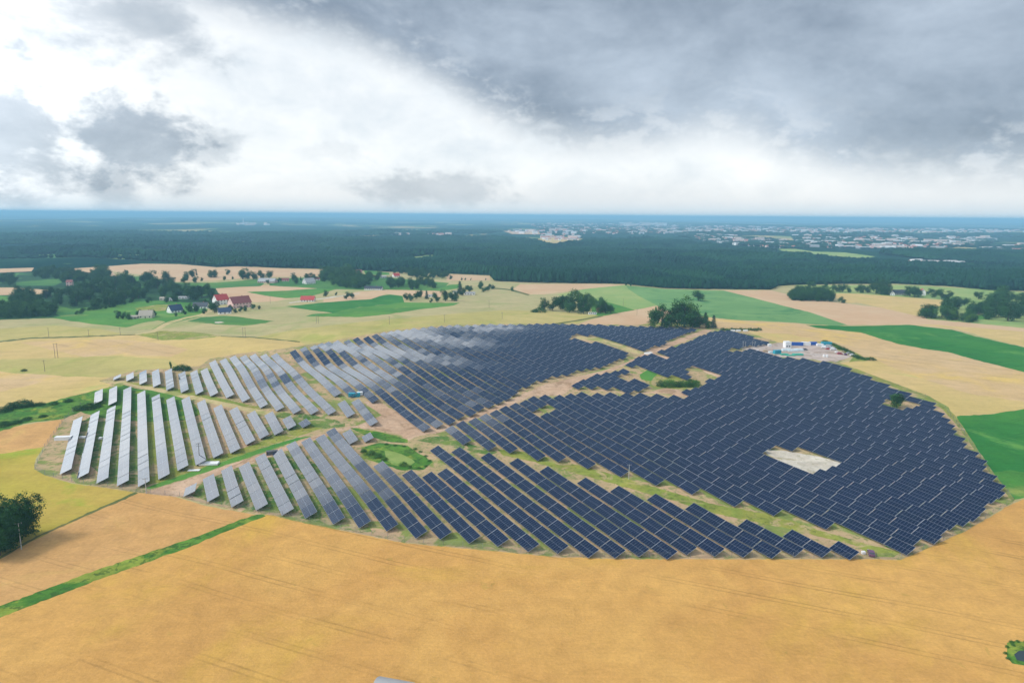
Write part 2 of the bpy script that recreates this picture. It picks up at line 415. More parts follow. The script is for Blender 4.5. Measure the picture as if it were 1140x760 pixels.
# far country: woods, fields and mist-dimmed clearings, seen at a very low angle
def far_mat():
    m, t, b = new_mat('far_country')
    pos = t.node('ShaderNodeNewGeometry').outputs['Position']
    n1 = t.noise(pos, 0.00085, 7, 0.62, 0.6)
    n2 = t.noise(t.mapping(pos, loc=(900, 300, 0)), 0.0032, 6, 0.65, 0.4)
    c = nmix(t, t.ss(n2, 0.42, 0.6), c4((0.006, 0.032, 0.022)), c4((0.02, 0.065, 0.032)))
    f = t.ss(n1, 0.555, 0.575)
    fc_ = nmix(t, t.ss(n2, 0.45, 0.55), c4((0.14, 0.24, 0.08)), c4((0.45, 0.34, 0.16)))
    c = nmix(t, f, c, fc_)
    t.l.new(c, b.inputs['Base Color']); b.inputs['Roughness'].default_value = 1.0; b.inputs['Specular IOR Level'].default_value = 0
    return m
GM['far_country'] = far_mat()
def water_mat(name, col, rough):
    m, t, b = new_mat(name)
    b.inputs['Base Color'].default_value = c4(col); b.inputs['Roughness'].default_value = rough
    pos = t.node('ShaderNodeNewGeometry').outputs['Position']
    bp = t.node('ShaderNodeBump'); bp.inputs['Strength'].default_value = 0.1; bp.inputs['Distance'].default_value = 0.1
    t.l.new(t.noise(pos, 1.5, 3), bp.inputs['Height']); t.l.new(bp.outputs[0], b.inputs['Normal'])
    return m
GM['water'] = water_mat('pond_water', (0.03, 0.045, 0.05), 0.06)

# ------------------------------------------------------------------ the lie of the land, field by field
# (object name, material, outline): later ones lie over earlier ones
FARM = [(38,522),(50,497),(72,466),(90,450),(112,437),(124,428),(110,424),(125,419),(150,412),(185,410.5),(222,407.5),(233,399.5),(270,393),(300,390),(340,384),(392,375.5),(440,367),(500,361.5),(600,360),(700,361.5),(765,364),(790,363.5),(800,366),(825,367),(866,381),(940,385),(950,396),(930,405),(960,417),(1000,431),(1030,442),(1052,455),(1068,475),(1085,500),(1105,530),(1128,558),(1080,588),(1040,607),(1003,623),(975,622),(700,622),(620,620),(560,614),(450,604),(345,583),(300,573),(270,570),(200,553),(152,548),(120,543),(80,537),(50,529)]
FIELDS = [
 ('field', 'crop_olive', [(60,352),(98,360),(168,367),(225,345),(300,335),(345,330),(400,322),(500,308),(560,313),(698,316.5),(740,320),(800,322),(900,330),(1140,340),(1500,360),(1500,480),(1100,470),(700,380),(330,400),(150,380)]),
 ('wheat_field', 'wheat_orange', [(-500,840),(0,684),(60,660),(120,633),(180,612),(240,590),(292,574),(300,572),(345,583),(400,594),(450,604),(520,610),(560,614),(620,619),(700,622),(860,622),(975,622),(1003,622),(1040,606),(1080,588),(1128,560),(1145,553),(1500,500),(1700,520),(1700,1500),(-500,1500)]),
 ('wheat_field', 'wheat_pink', [(-500,850),(0,684),(292,574),(270,570),(230,563),(200,554),(180,550),(152,548),(140,553),(90,575),(40,597),(0,620),(-500,800)]),
 ('wheat_field', 'wheat_yellow', [(-500,800),(0,620),(60,590),(152,548),(120,543),(80,538),(50,529),(38,522),(40,510),(50,497),(0,505),(-500,600)]),
 ('wheat_field', 'wheat_pink', [(-500,520),(0,479),(30,472),(72,466),(66,476),(50,497),(0,505),(-500,600)]),
 ('wheat_field', 'wheat_gold', [(-500,420),(0,380.4),(35,376.3),(88,375),(151,372.5),(180,378.6),(246,374.5),(283,375.5),(334,380.5),(345,384),(340,386),(300,392),(233,401),(222,409),(185,412),(137,424),(137,428),(121,431),(84,440),(52,448.4),(26,450.5),(0,458),(-500,560)]),
 ('wheat_field', 'crop_yellow_green', [(-500,470),(0,400),(70,398),(130,396),(190,400),(200,409),(185,411.5),(150,412.5),(125,420),(80,419),(35,418),(0,413),(-500,480)]),
 ('wheat_field', 'wheat_tan', [(0,414),(40,416.5),(70,418),(40,427),(0,436),(-500,520),(-500,470)]),
 ('wheat_field', 'wheat_tan', [(22,381),(60,379),(120,377.5),(150,379),(190,384),(210,389),(190,397),(130,394),(95,397),(60,390)]),
 ('field', 'crop_olive', [(-500,380),(0,356),(58,354),(98,360),(140,364.5),(168,367),(163,370.5),(151,372.5),(88,375),(35,376.3),(0,380.4),(-500,420)]),
 ('field', 'crop_yellow_green', [(0,366),(60,362),(110,366),(140,372),(88,374.5),(35,376),(0,379),(-300,395),(-300,380)]),
 ('meadow', 'meadow_bright', [(58,354),(98,360),(140,364.5),(168,367),(190,360),(225,352),(235,346),(215,337),(175,334.7),(151,335.6),(123,340),(84,348),(66,350)]),
 ('meadow', 'crop_olive', [(140,364.5),(168,367),(184,358),(176,356.5),(160,359)]),
 ('meadow', 'grass_olive', [(150,343),(175,339),(200,339),(205,343),(180,346),(155,347)]),
 ('wheat_field', 'crop_yellow_green', [(283,375.5),(330,366.5),(400,358.5),(500,349.5),(560,345),(600,346),(650,349),(672,351),(632,363.5),(500,365),(440,369),(392,378),(345,386),(334,380.5)]),
 ('meadow', 'grass_olive', [(151,372.5),(175,368),(215,369.5),(250,374),(215,377.5),(180,378.6)]),
 ('meadow', 'meadow_mid', [(208,357.5),(224,353),(250,351.4),(264,352.3),(275,354),(306,357.5),(285,361),(271,362.3),(240,361)]),
 ('pond', 'gravel', [(239,358.3),(246,357.8),(250,359),(244,360),(239,359.4)]),
 ('wheat_field', 'wheat_far', [(70,299.6),(114,296.7),(158,293.5),(200,294),(241,297.5),(264,296.5),(313,298.8),(372,300.3),(370,306),(355,307.5),(294,308.5),(233,312.5),(194,313.5),(180,311),(160,306),(125,302),(130,308),(80,303)]),
 ('wheat_field', 'wheat_far', [(238,320.7),(275,318.5),(313,316.3),(333,316),(366,319.8),(340,323),(275,324.5),(300,329),(325,332),(310,335),(285,336.5),(255,333),(243,326)]),
 ('meadow', 'meadow_bright', [(275,325),(320,323.5),(366,320),(374,322),(345,330),(318,332),(295,329)]),
 ('meadow', 'meadow_mid', [(192,314.6),(241,314.6),(290,310.7),(294,316),(290,318.5),(264,319.5),(240,321),(212,321)]),
 ('wheat_field', 'wheat_far', [(-300,303),(0,299),(38,298),(35,302),(0,303.5),(-300,308)]),
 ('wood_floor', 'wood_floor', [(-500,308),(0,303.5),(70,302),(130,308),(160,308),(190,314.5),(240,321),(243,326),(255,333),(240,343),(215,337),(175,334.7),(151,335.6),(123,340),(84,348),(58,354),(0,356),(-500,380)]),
 ('meadow', 'meadow_mid', [(-200,310),(0,305),(22,304),(14,312),(0,316),(-200,322)]),
 ('meadow', 'meadow_mid', [(18,314),(65,310),(70,314),(60,318),(18,318)]),
 ('wheat_field', 'wheat_far', [(-200,326),(0,320),(18,320),(55,323),(50,328),(14,328),(0,328.5),(-200,336)]),
 ('meadow', 'meadow_bright', [(-200,336),(0,329),(8,330),(16,340),(0,341),(-200,350)]),
 ('meadow', 'meadow_mid', [(66,341),(80,344),(98,342),(92,351),(68,352),(62,349)]),
 ('meadow', 'meadow_mid', [(130,309),(165,307),(180,311.5),(165,314),(140,313)]),
 ('meadow', 'meadow_mid', [(300,311),(400,306),(500,315),(490,324),(372,322),(300,318)]),
 ('wheat_field', 'wheat_far', [(395,325),(430,322.5),(458,323),(493,324),(490,331),(450,329),(430,327),(412,333),(360,336.5),(360,333),(383,330)]),
 ('meadow', 'meadow_deep', [(318,341),(360,336.8),(395,334),(413,333),(423,329.5),(434,327.7),(448,329.5),(450,336.5),(430,339),(395,342.6),(370,348.3),(345,345)]),
 ('meadow', 'meadow_bright', [(340,352),(348,349.5),(370,348.3),(395,342.6),(430,339),(450,336.5),(480,337),(512,337),(505,340),(470,344),(430,350),(400,353),(370,352.5)]),
 ('meadow', 'meadow_bright', [(405,300.5),(433,303.5),(434,306),(407,306)]),
 ('wheat_field', 'wheat_far', [(497,305),(545,307),(546,312),(497,312.5)]),
 ('meadow', 'meadow_bright', [(486,322),(500,317),(515,316),(510,321),(490,324)]),
 ('wheat_field', 'wheat_far', [(578.6,316.3),(661,315.8),(698,316.8),(652,321.6),(606,327.7),(589,327.7),(571,322)]),
 ('meadow', 'meadow_pale', [(652,321.6),(698,317),(704,319.5),(720,330),(733,341),(728,344),(705,346),(675,341),(620,328)]),
 ('meadow', 'meadow_bright', [(656,333),(680,337),(707,345),(690,350),(668,352),(660,350)]),
 ('wheat_field', 'wheat_far', [(632,364),(673,351.4),(705,345.3),(733,340),(745,345),(760,350),(800,354),(800,366),(765,366),(700,363)]),
 ('meadow', 'grass_olive', [(708,362),(730,358.5),(770,359),(800,363.5),(843,364.5),(850,367.5),(825,368.5),(800,366.5),(765,364.5)]),
 ('meadow', 'meadow_dusty', [(697,318),(740,321.5),(775,322.5),(806,323.5),(837,331),(875,341),(900,347),(943,361.5),(930,362.5),(880,359),(820,356),(788,353),(770,352),(740,345),(728,338),(712,330),(700,322)]),
 ('wheat_field', 'wheat_tan', [(775,352.5),(788,353.5),(820,356.5),(880,359.5),(930,363),(909,365),(958,370),(997,382),(1027,388),(1056,392),(1081,399),(1140,414),(1500,490),(1500,520),(1140,455),(1100,461),(1065,463),(1050,452),(1030,441),(1000,430),(960,416),(930,405),(955,400),(945,395),(925,387),(905,380),(866,381),(840,372),(820,368),(798,366),(770,362),(770,356)]),
 ('wheat_field', 'wheat_gold', [(828,369),(880,372),(910,379),(905,380.5),(866,381.5),(845,374)]),
 ('wheat_field', 'wheat_gold', [(932,404),(975,401),(1010,416),(1080,438),(1140,447),(1140,455),(1100,461),(1065,463),(1050,452),(1030,441),(1000,430),(960,416)]),
 ('wheat_field', 'wheat_far', [(805,323),(858,323),(875,327),(881,334),(905,334),(945,338),(960,340),(1010,345),(1060,355),(1140,365),(1500,400),(1500,440),(1140,386),(1100,375),(1060,366),(1010,361),(975,361.5),(943,361.5),(900,347),(875,341),(837,331)]),
 ('wheat_field', 'wheat_gold', [(1015,360.5),(1050,362),(1100,366),(1140,369),(1500,410),(1500,440),(1140,386),(1100,376),(1065,366)]),
 ('meadow', 'meadow_deep', [(897,361.5),(950,363),(1012,361.5),(1060,367),(1081,373),(1140,386.5),(1500,450),(1500,500),(1140,414),(1081,399),(1056,392),(1027,388),(997,382),(958,370),(909,365)]),
 ('meadow', 'meadow_deep', [(1065,463),(1100,461),(1140,455),(1500,500),(1500,600),(1145,553),(1128,556),(1108,533),(1090,507),(1075,485)]),
 ('meadow', 'meadow_bright', [(1105,526),(1125,523),(1145,526),(1400,560),(1400,585),(1145,553),(1128,556)]),
 ('meadow', 'meadow_pale', [(886,317),(940,317.5),(1000,317),(1060,320),(1140,325),(1500,340),(1500,390),(1140,365),(1032,355),(1027,351),(1054,334),(997,330),(919,326),(890,320)]),
 ('wheat_field', 'wheat_gold', [(919,326),(958,327),(997,330),(1054,334.5),(1047,340),(1029,349),(1027,353),(958,337.5),(943,337)]),
 ('meadow', 'meadow_bright', [(1085,352),(1097,349),(1110,351),(1100,355),(1088,356)]),
 ('farm_ground', 'farm_soil', FARM),
 ('hedge_strip', 'grass_wet', [(-500,500),(0,458),(26,450.5),(52,448.4),(84,440),(121,431),(137,428),(150,432),(185,437),(212,446),(225,460),(205,468),(160,470),(110,465),(90,458),(72,466),(26,471.5),(0,480),(-500,540)]),
 ('grass_verge', 'grass_rough', [(83,472),(100,464),(150,472),(160,540),(120,535),(80,500)]),
 ('grass_verge', 'grass_olive', [(155,470),(215,468),(235,520),(200,533),(160,540)]),
 ('track', 'sand_track', [(112,424.5),(140,424),(180,431.5),(240,445),(290,456),(330,462.5),(375,467),(376,471),(330,467),(290,461),(240,450),(180,437),(140,428)]),
 ('grass_verge', 'grass_olive', [(140,424.5),(185,430),(250,444),(300,455.5),(290,456),(240,445.5),(180,432.5),(142,426.5)]),
 ('grass_verge', 'grass_rough', [(300,458.5),(345,461),(384,470.5),(384,475),(350,478),(330,483),(300,493),(290,490),(330,470),(310,464)]),
 ('grass_verge', 'grass_olive', [(225,512),(262,502),(300,488),(340,474),(360,476),(330,486),(290,499),(230,519)]),
 ('grass_verge', 'meadow_bright', [(162,543),(200,529),(250,513),(290,499),(330,487),(345,486),(310,497),(262,514),(215,530),(190,538),(167,544)]),
 ('grass_verge', 'grass_rough', [(214,552),(226,536),(260,521),(300,505),(332,500),(360,525),(392,562),(415,592),(392,590),(350,580),(300,570),(240,560)]),
 ('track', 'dirt', [(160,548),(215,531),(262,514.5),(300,502),(345,487),(383,476),(400,473),(425,462),(405,447),(420,446),(455,466),(463,474),(500,473),(530,461),(560,449),(585,437),(610,427),(640,420),(680,410),(700,402),(715,394),(724,388),(760,376),(785,366.5),(797,366.5),(760,381),(730,393),(735,394.7),(760,400),(786,408.5),(806,418),(800,421),(782,412),(757,403.5),(727,395.5),(715,398),(690,409),(665,421),(640,427),(615,437),(595,439),(572,450),(540,462),(500,476),(488,482),(463,486),(455,490),(440,482),(420,478),(395,476),(380,480),(345,492),(300,508),(262,521),(220,538),(205,553),(180,551)]),
 ('track', 'dirt', [(600,430),(645,420),(640,427),(655,433),(700,438),(740,438),(757,441),(776,444),(770,437),(757,435),(745,430),(735,433),(725,436),(705,438),(640,430),(625,440),(600,441),(590,441)]),
 ('track', 'sand_track', [(662,375),(680,380),(706,389.5),(716,391.5),(712,394),(700,391.3),(678,382),(655,378.5),(642,377),(642,373.5)]),
 ('crossing_slab', 'concrete', [(717,392.2),(724,391),(727,392.6),(722,394.3),(717,394)]),
 ('grass_verge', 'grass_olive', [(722,406),(735,404),(752,412),(762,421),(780,424),(778,430),(750,433),(730,431),(712,420)]),
 ('grass_verge', 'meadow_bright', [(712,417),(722,411),(732,416),(725,424),(714,422)]),
 ('grass_verge', 'grass_olive', [(765,401.5),(790,409),(807,417),(803,418),(785,410.5),(762,403)]),
 ('hedge_strip', 'grass_wet', [(403,498),(422,492.6),(454,496),(482,513.7),(472,522.5),(447,523.3),(428,517),(405,510)]),
 ('pond', 'scum', [(428,501),(440,503),(453,508),(462,514),(456,518.5),(440,518),(430,512)]),
 ('grass_verge', 'grass_wet', [(389,475.5),(420,480),(454,489),(454,492.6),(435,492),(410,486)]),
 ('grass_verge', 'grass_rough', [(463,490),(480,485.5),(496,484.6),(514,491),(554,503),(545,506.7),(514,499.6),(486,494)]),
 ('grass_verge', 'grass_olive', [(554,500),(585,503),(620,511),(700,533),(740,545),(790,560),(860,573),(930,595),(975,608),(1003,614),(995,620),(975,619),(950,606),(880,589),(800,572),(735,553),(650,529),(590,513),(560,507)]),
 ('grass_verge', 'meadow_bright', [(1003,597),(1015,602),(1000,612),(985,608)]),
 ('gravel_patch', 'gravel', [(850,500),(875,501.5),(938,513),(934,521),(906,527),(878,518),(855,506)]),
 ('yard', 'yard_gravel', [(826,388),(845,383),(880,381),(925,384),(950,396),(930,403),(905,400),(862,396.5),(838,391)]),
 ('grass_verge', 'grass_olive', [(908,380),(928,382),(958,395),(967,401),(945,403),(950,397),(925,386)]),
 ('grass_verge', 'grass_olive', [(926,404),(934,403.5),(965,415),(1005,430),(1035,441),(1056,453),(1072,474),(1090,503),(1110,531),(1130,556),(1127,558),(1105,531),(1086,502),(1068,477),(1050,456),(1028,443),(1000,432),(958,418)]),
 ('ditch', 'ditch', [(150,547.6),(154,548.6),(90,576.5),(42,598),(0,622),(-100,664),(-100,661),(0,619.5),(40,596.5),(88,575)]),
 ('grass_strip', 'grass_wet', [(292,572),(296,574),(250,592),(205,611),(120,641),(60,664),(0,687),(-300,815),(-300,790),(0,674),(60,652),(110,633),(150,620),(215,598),(280,574)]),
 ('ditch', 'ditch', [(-200,386),(0,379.6),(35,375.6),(88,374.3),(151,372),(151,372.8),(88,375.3),(35,377),(0,381),(-200,388)]),
 ('track', 'sand_track', [(150,371.7),(166,369.5),(184,359),(206,353),(222,350),(232,344.5),(237,345.5),(226,351.5),(208,354.5),(190,360),(172,370),(152,372.6)]),
 ('track', 'gravel', [(322,336.5),(360,331.5),(400,326),(400,327),(360,332.8),(322,337.6)]),
 ('ditch', 'ditch', [(545,319.5),(570,322),(590,327.7),(588,329),(568,323.3),(545,320.6)]),
 ('ditch', 'ditch', [(606,361.5),(640,356.5),(668,351.3),(672,352),(641,357.8),(610,363)]),
 ('ditch', 'ditch', [(246,373.8),(283,375),(334,380),(334,381),(283,376),(246,374.6)]),
 ('pond_bank', 'grass_wet', [(1121,715),(1127,713),(1140,714),(1175,716),(1180,738),(1150,742),(1127,738),(1121,731)]),
 ('pond', 'water', [(1129,728),(1134,724),(1165,723),(1170,735),(1145,737),(1132,734)]),
]
FOREST = [(-400,296),(-100,290),(100,286.5),(132,289),(170,291),(200,293),(241,296.5),(264,296),(313,298.4),(372,299.6),(430,302.5),(497,304.5),(545,306.5),(551,313),(600,315),(698,316),(703,317.5),(740,321),(775,322),(806,322),(858,322.5),(866,318.5),(890,317),(940,316),(1000,316),(1060,319),(1100,323),(1140,324),(1500,334),(1500,306),(1140,301),(1000,294),(960,291.5),(920,289),(880,284),(850,281),(800,275),(760,270),(720,266.5),(660,268.5),(618,275),(605,272.5),(580,266.5),(545,265),(480,264),(400,265),(330,268),(260,273),(200,278),(150,283),(100,284),(0,286),(-400,290)]
CLEAR = [('clearing', 'wheat_gold', [(598,266),(606,270.5),(618,272),(634,270),(650,266),(630,264),(610,264)]),
 ('clearing', 'meadow_pale', [(866,277),(885,277),(905,280),(940,281),(975,285.5),(962,288),(930,285),(890,283),(872,280)]),
 ('clearing', 'wheat_gold', [(785,302),(800,303),(803,304),(790,304.3)]),
 ('clearing', 'meadow_pale', [(470,284),(485,284),(484,286.5),(472,286.8)]),
 ('clearing', 'meadow_pale', [(62,276),(88,277),(86,279),(64,278.6)]),
 ('clearing', 'meadow_pale', [(100,284),(160,283.5),(160,289),(130,288.5)]),
 ('clearing', 'meadow_pale', [(0,277),(50,276),(60,278),(40,280),(0,280.5)]),
 ('clearing', 'meadow_mid', [(20,284),(90,282),(98,285),(60,287),(18,287)]),
 ('clearing', 'meadow_mid', [(110,279),(150,278),(160,280.5),(130,282),(108,281.5)]),
 ('clearing', 'meadow_pale', [(250,269),(300,268.5),(310,270),(260,271)]),
 ('clearing', 'meadow_pale', [(455,286),(480,284.5),(486,288),(462,289.5)]),
 ('clearing', 'meadow_mid', [(960,301),(1010,300),(1015,303),(970,304)]),
 ('clearing', 'meadow_pale', [(1060,297.5),(1130,298),(1130,300),(1065,300)]),
 ('clearing', 'wheat_far', [(560,257),(600,258),(602,261),(570,260.5)])]

def build_ground():
    polys = []
    forest_xy = gpoly(FOREST, 0, 6, 0.8, 77)
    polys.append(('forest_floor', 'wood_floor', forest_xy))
    for i, (n, m, p) in enumerate(CLEAR): polys.append((n, m, gpoly(p, 0, 3, 0.5, 300 + i)))
    for i, (n, m, p) in enumerate(FIELDS): polys.append((n, m, gpoly(p, 0, 5.0, 0.5, i + 1)))
    # terrain points
    pts = [(0.0, 0.0)]
    rings = list(np.arange(90, 800, 6.0)) ; r = 800.0
    while r < 70000: rings.append(r); r *= 1.032
    for k, r in enumerate(rings):
        n = 170 if r > 150 else 60
        for j in range(n + 1):
            a = R(-60 + 120.0 * (j + 0.5 * (k % 2)) / n)
            pts.append((r * math.sin(a), r * math.cos(a)))
        if k % 8 == 0 or r > 60000:
            for j in range(1, 24):
                a = R(60.7 + 239.0 * j / 24); pts.append((r * math.sin(a), r * math.cos(a)))
    verts = [Vector(p) / 100 for p in pts]; faces = []
    for n, m, xy in polys:
        b = len(verts); verts += [Vector((p[0], p[1])) / 100 for p in xy]
        faces.append(list(range(b, len(verts))))
    import time; t0 = time.time()
    ov, oe, of, *_ = delaunay_2d_cdt(verts, [], faces, 0, 1e-5, False)
    print('cdt', len(verts), len(of), round(time.time() - t0, 1), 's')
    V = np.array([(v[0], v[1]) for v in ov]) * 100.0
    F = np.array([f for f in of if len(f) == 3], np.int64)
    P = V[F]
    ar = (P[:, 1, 0] - P[:, 0, 0]) * (P[:, 2, 1] - P[:, 0, 1]) - (P[:, 1, 1] - P[:, 0, 1]) * (P[:, 2, 0] - P[:, 0, 0])
    F[ar < 0] = F[ar < 0][:, ::-1]
    C = V[F].mean(axis=1)
    owner = np.full(len(F), -1)
    for i, (n, m, xy) in enumerate(polys):
        mn = xy.min(0); mx = xy.max(0)
        idx = np.where((C[:, 0] >= mn[0]) & (C[:, 0] <= mx[0]) & (C[:, 1] >= mn[1]) & (C[:, 1] <= mx[1]))[0]
        if len(idx):
            ins = inside([tuple(q) for q in xy], C[idx, 0], C[idx, 1]); owner[idx[ins]] = i
    Z = hgt(V[:, 0], V[:, 1]); V3 = np.column_stack([V, Z])
    far = (owner == -1) & (np.hypot(C[:, 0], C[:, 1]) > 1500)
    owner[far] = -2
    sets = [(-1, 'ground', 'crop_olive'), (-2, 'far_country', 'far_country')] + [(i, n, m) for i, (n, m, _) in enumerate(polys)]
    for i, n, m in sets:
        f = F[owner == i]
        if not len(f): continue
        u, inv = np.unique(f.ravel(), return_inverse=True)
        me = mesh_np(n, V3[u], inv, np.arange(len(f)) * 3, np.full(len(f), 3), [GM[m]], smooth=True)
        tag(link(n, me), kind='structure')
build_ground()

# ------------------------------------------------------------------ the air
def build_haze():
    m = bpy.data.materials.new('haze_air'); m.use_nodes = True
    t = m.node_tree; t.nodes.clear()
    v = t.nodes.new('ShaderNodeVolumePrincipled'); o = t.nodes.new('ShaderNodeOutputMaterial')
    v.inputs['Color'].default_value = (0.38, 0.75, 1.0, 1)
    v.inputs['Density'].default_value = 0.00015
    v.inputs['Anisotropy'].default_value = 0.0
    t.links.new(v.outputs[0], o.inputs['Volume'])
    mb = MB(); mb.box(-72000, 72000, -72000, 72000, -120, 130)
    ob = mb.build('haze', m); ob['kind'] = 'stuff'
build_haze()

# ------------------------------------------------------------------ solar tables
TW, TL, TILT, TPITCH, ROWP = 4.75, 8.27, R(23), 8.42, 7.75
LOWZ = 0.65
def panel_mat():
    m, t, b = new_mat('solar_glass')
    uv = t.node('ShaderNodeUVMap').outputs[0]
    sx = t.node('ShaderNodeSeparateXYZ'); t.l.new(uv, sx.inputs[0])
    fu = t.m('FRACT', sx.outputs[0]); fv = t.m('FRACT', sx.outputs[1])
    eu = t.m('MINIMUM', fu, t.m('SUBTRACT', 1.0, fu)); ev = t.m('MINIMUM', fv, t.m('SUBTRACT', 1.0, fv))
    lu = t.m('LESS_THAN', eu, 0.024); lv = t.m('LESS_THAN', ev, 0.016)
    fr = t.m('MAXIMUM', lu, lv)
    pos = t.node('ShaderNodeNewGeometry').outputs['Position']
    tone = t.noise(pos, 0.05, 3)
    cell = nmix(t, tone, c4((0.002, 0.007, 0.024)), c4((0.004, 0.010, 0.046)))
    # each module a touch different
    cu = t.m('FLOOR', sx.outputs[0]); cv = t.m('FLOOR', sx.outputs[1])
    cb = t.node('ShaderNodeCombineXYZ'); t.put(cb.inputs[0], cu); t.put(cb.inputs[1], cv)
    wn = t.node('ShaderNodeTexWhiteNoise', noise_dimensions='3D'); t.l.new(cb.outputs[0], wn.inputs['Vector'])
    cell = nmix(t, t.m('MULTIPLY', wn.outputs['Value'], 0.45), cell, c4((0.010, 0.017, 0.036)))
    c = nmix(t, fr, cell, c4((0.17, 0.19, 0.22)))
    t.l.new(c, b.inputs['Base Color'])
    b.inputs['Roughness'].default_value = 0.09
    b.inputs['IOR'].default_value = 1.33
    b.inputs['Coat Weight'].default_value = 1.0; b.inputs['Coat IOR'].default_value = 1.5; b.inputs['Coat Roughness'].default_value = 0.05
    return m
M_GLASS = panel_mat()
M_ALU = simple('aluminium_rim', (0.34, 0.36, 0.39), 0.5, 0.1, 0.05)
M_STEEL = simple('galvanised_steel', (0.20, 0.21, 0.22), 0.55, 0.4, 0.15)
def tilt_pt(s, y, n=0.0):
    """a point on the tilted plane: s along the slope from the low edge, y along the row, n off the plane"""
    c, d = math.cos(TILT), math.sin(TILT)
    return (-TW / 2 * c + s * c - n * d, y, LOWZ + s * d + n * c)
def slab_geo():
    V = []; F = []; MI = []; UV = []
    rim = 0.06; h = TL / 2
    q = [tilt_pt(rim, -h + rim, 0.045), tilt_pt(TW - rim, -h + rim, 0.045), tilt_pt(TW - rim, h - rim, 0.045), tilt_pt(rim, h - rim, 0.045)]
    o = [tilt_pt(0, -h, 0.045), tilt_pt(TW, -h, 0.045), tilt_pt(TW, h, 0.045), tilt_pt(0, h, 0.045)]
    u = [tilt_pt(0, -h, 0), tilt_pt(TW, -h, 0), tilt_pt(TW, h, 0), tilt_pt(0, h, 0)]
    V = q + o + u
    F.append((0, 1, 2, 3)); MI.append(0); UV += [(0, 0), (0, 2), (7, 2), (7, 0)]
    for k in range(4):
        F.append((4 + k, 4 + (k + 1) % 4, (k + 1) % 4, k)); MI.append(1 if k % 2 == 0 else 2); UV += [(0, 0)] * 4
        F.append((8 + k, 8 + (k + 1) % 4, 4 + (k + 1) % 4, 4 + k)); MI.append(1); UV += [(0, 0)] * 4
    F.append((11, 10, 9, 8)); MI.append(2); UV += [(0, 0)] * 4
    return V, F, MI, UV
def frame_mb():
    mb = MB()
    for s in (0.9, TW - 0.9):
        a = tilt_pt(s, -TL / 2, -0.08); b = tilt_pt(s, TL / 2, -0.08)
        mb.bar((a[0], a[1] + 0.05, a[2]), (b[0], b[1] - 0.05, b[2]), 0.05, n=4)
    for y in (-2.4, 0.0, 2.4): mb.bar(tilt_pt(0.25, y, -0.18), tilt_pt(TW - 0.25, y, -0.18), 0.055, n=4)
    return mb
def post_mb(y):
    mb = MB(); zt = tilt_pt(TW * 0.55, y, -0.2)
    mb.bar((zt[0], y, -0.6), zt, 0.075, n=4)
    mb.bar((zt[0], y, 0.45), tilt_pt(TW * 0.85, y, -0.2), 0.04, n=4)
    return mb
ORD = ['', 'first', 'second', 'third', 'fourth', 'fifth', 'sixth', 'seventh', 'eighth', 'ninth', 'tenth', 'eleventh', 'twelfth', 'thirteenth', 'fourteenth', 'fifteenth', 'sixteenth', 'seventeenth', 'eighteenth', 'nineteenth', 'twentieth']
def ordinal(n):
    if n <= 20: return ORD[n]
    t = {2: 'twenty', 3: 'thirty', 4: 'forty', 5: 'fifty', 6: 'sixty', 7: 'seventy', 8: 'eighty', 9: 'ninety'}[(n // 10) % 10]
    if n % 10: return t + '-' + ORD[n % 10]
    return t[:-1] + 'ieth'
TABLES = []      # centre, unit direction (away), block, row, index from the near end
def row_line(pa, pb, block, row):
    """pa near end, pb far end on the ground"""
    pa = np.array(pa, float); pb = np.array(pb, float); L = np.linalg.norm(pb - pa); d = (pb - pa) / L
    n = max(1, int(round(L / TPITCH)))
    s = (L - n * TPITCH) / 2
    for k in range(n): TABLES.append((pa + d * (s + (k + 0.5) * TPITCH), d, block, row, k + 1))
# rows traced one by one: (far end x, y, near end x, y)
LEFT = [(87.1,464.5,72.7,525.7),(106.2,458.6,92,530.3),(124,453.7,114.1,533),(141.8,432.4,136.8,536.6),(157.2,436.3,160.1,538.5),(173.2,439.9,182.6,530.3),(189.5,442.4,203.9,521.6),(206.6,443.2,223.7,514.2),(223.4,445.5,243.5,507.9),(242.2,452.6,261.9,500.8),(259.9,455.4,278.7,491.5),(279,458.5,294.9,486.2),(298.8,459.9,310.7,481.6),(318.2,463.9,325.6,476.2),(337,468.8,341,472.8)]
LEFT_SMALL = [(110,435.5,109.3,446.5),(126,431,125.3,449)]
UPPER = [(130.7,418.3,130.3,420.8),(144.5,416,144.9,422.5),(159,413.4,159.5,425.8),(172.9,412.4,174.7,428.6),(187.4,412.4,189.5,431.6),(202.1,414.5,205.8,435),(215.4,412.9,222.4,437.3),(227,411.3,238.5,438.6),(236.2,402.1,256.6,441.2),(247.5,399.7,274.7,446.1),(258.9,397.4,293.5,451),(270.4,396.6,311.8,454.6),(281.6,395.8,330,457),(292.9,395.2,350.3,458.7),(304.3,393.8,371,460.5)]
UPPER_SHORT = [(378.9,446.2,391.8,463.5),(395.2,445.6,416.4,471.6)]
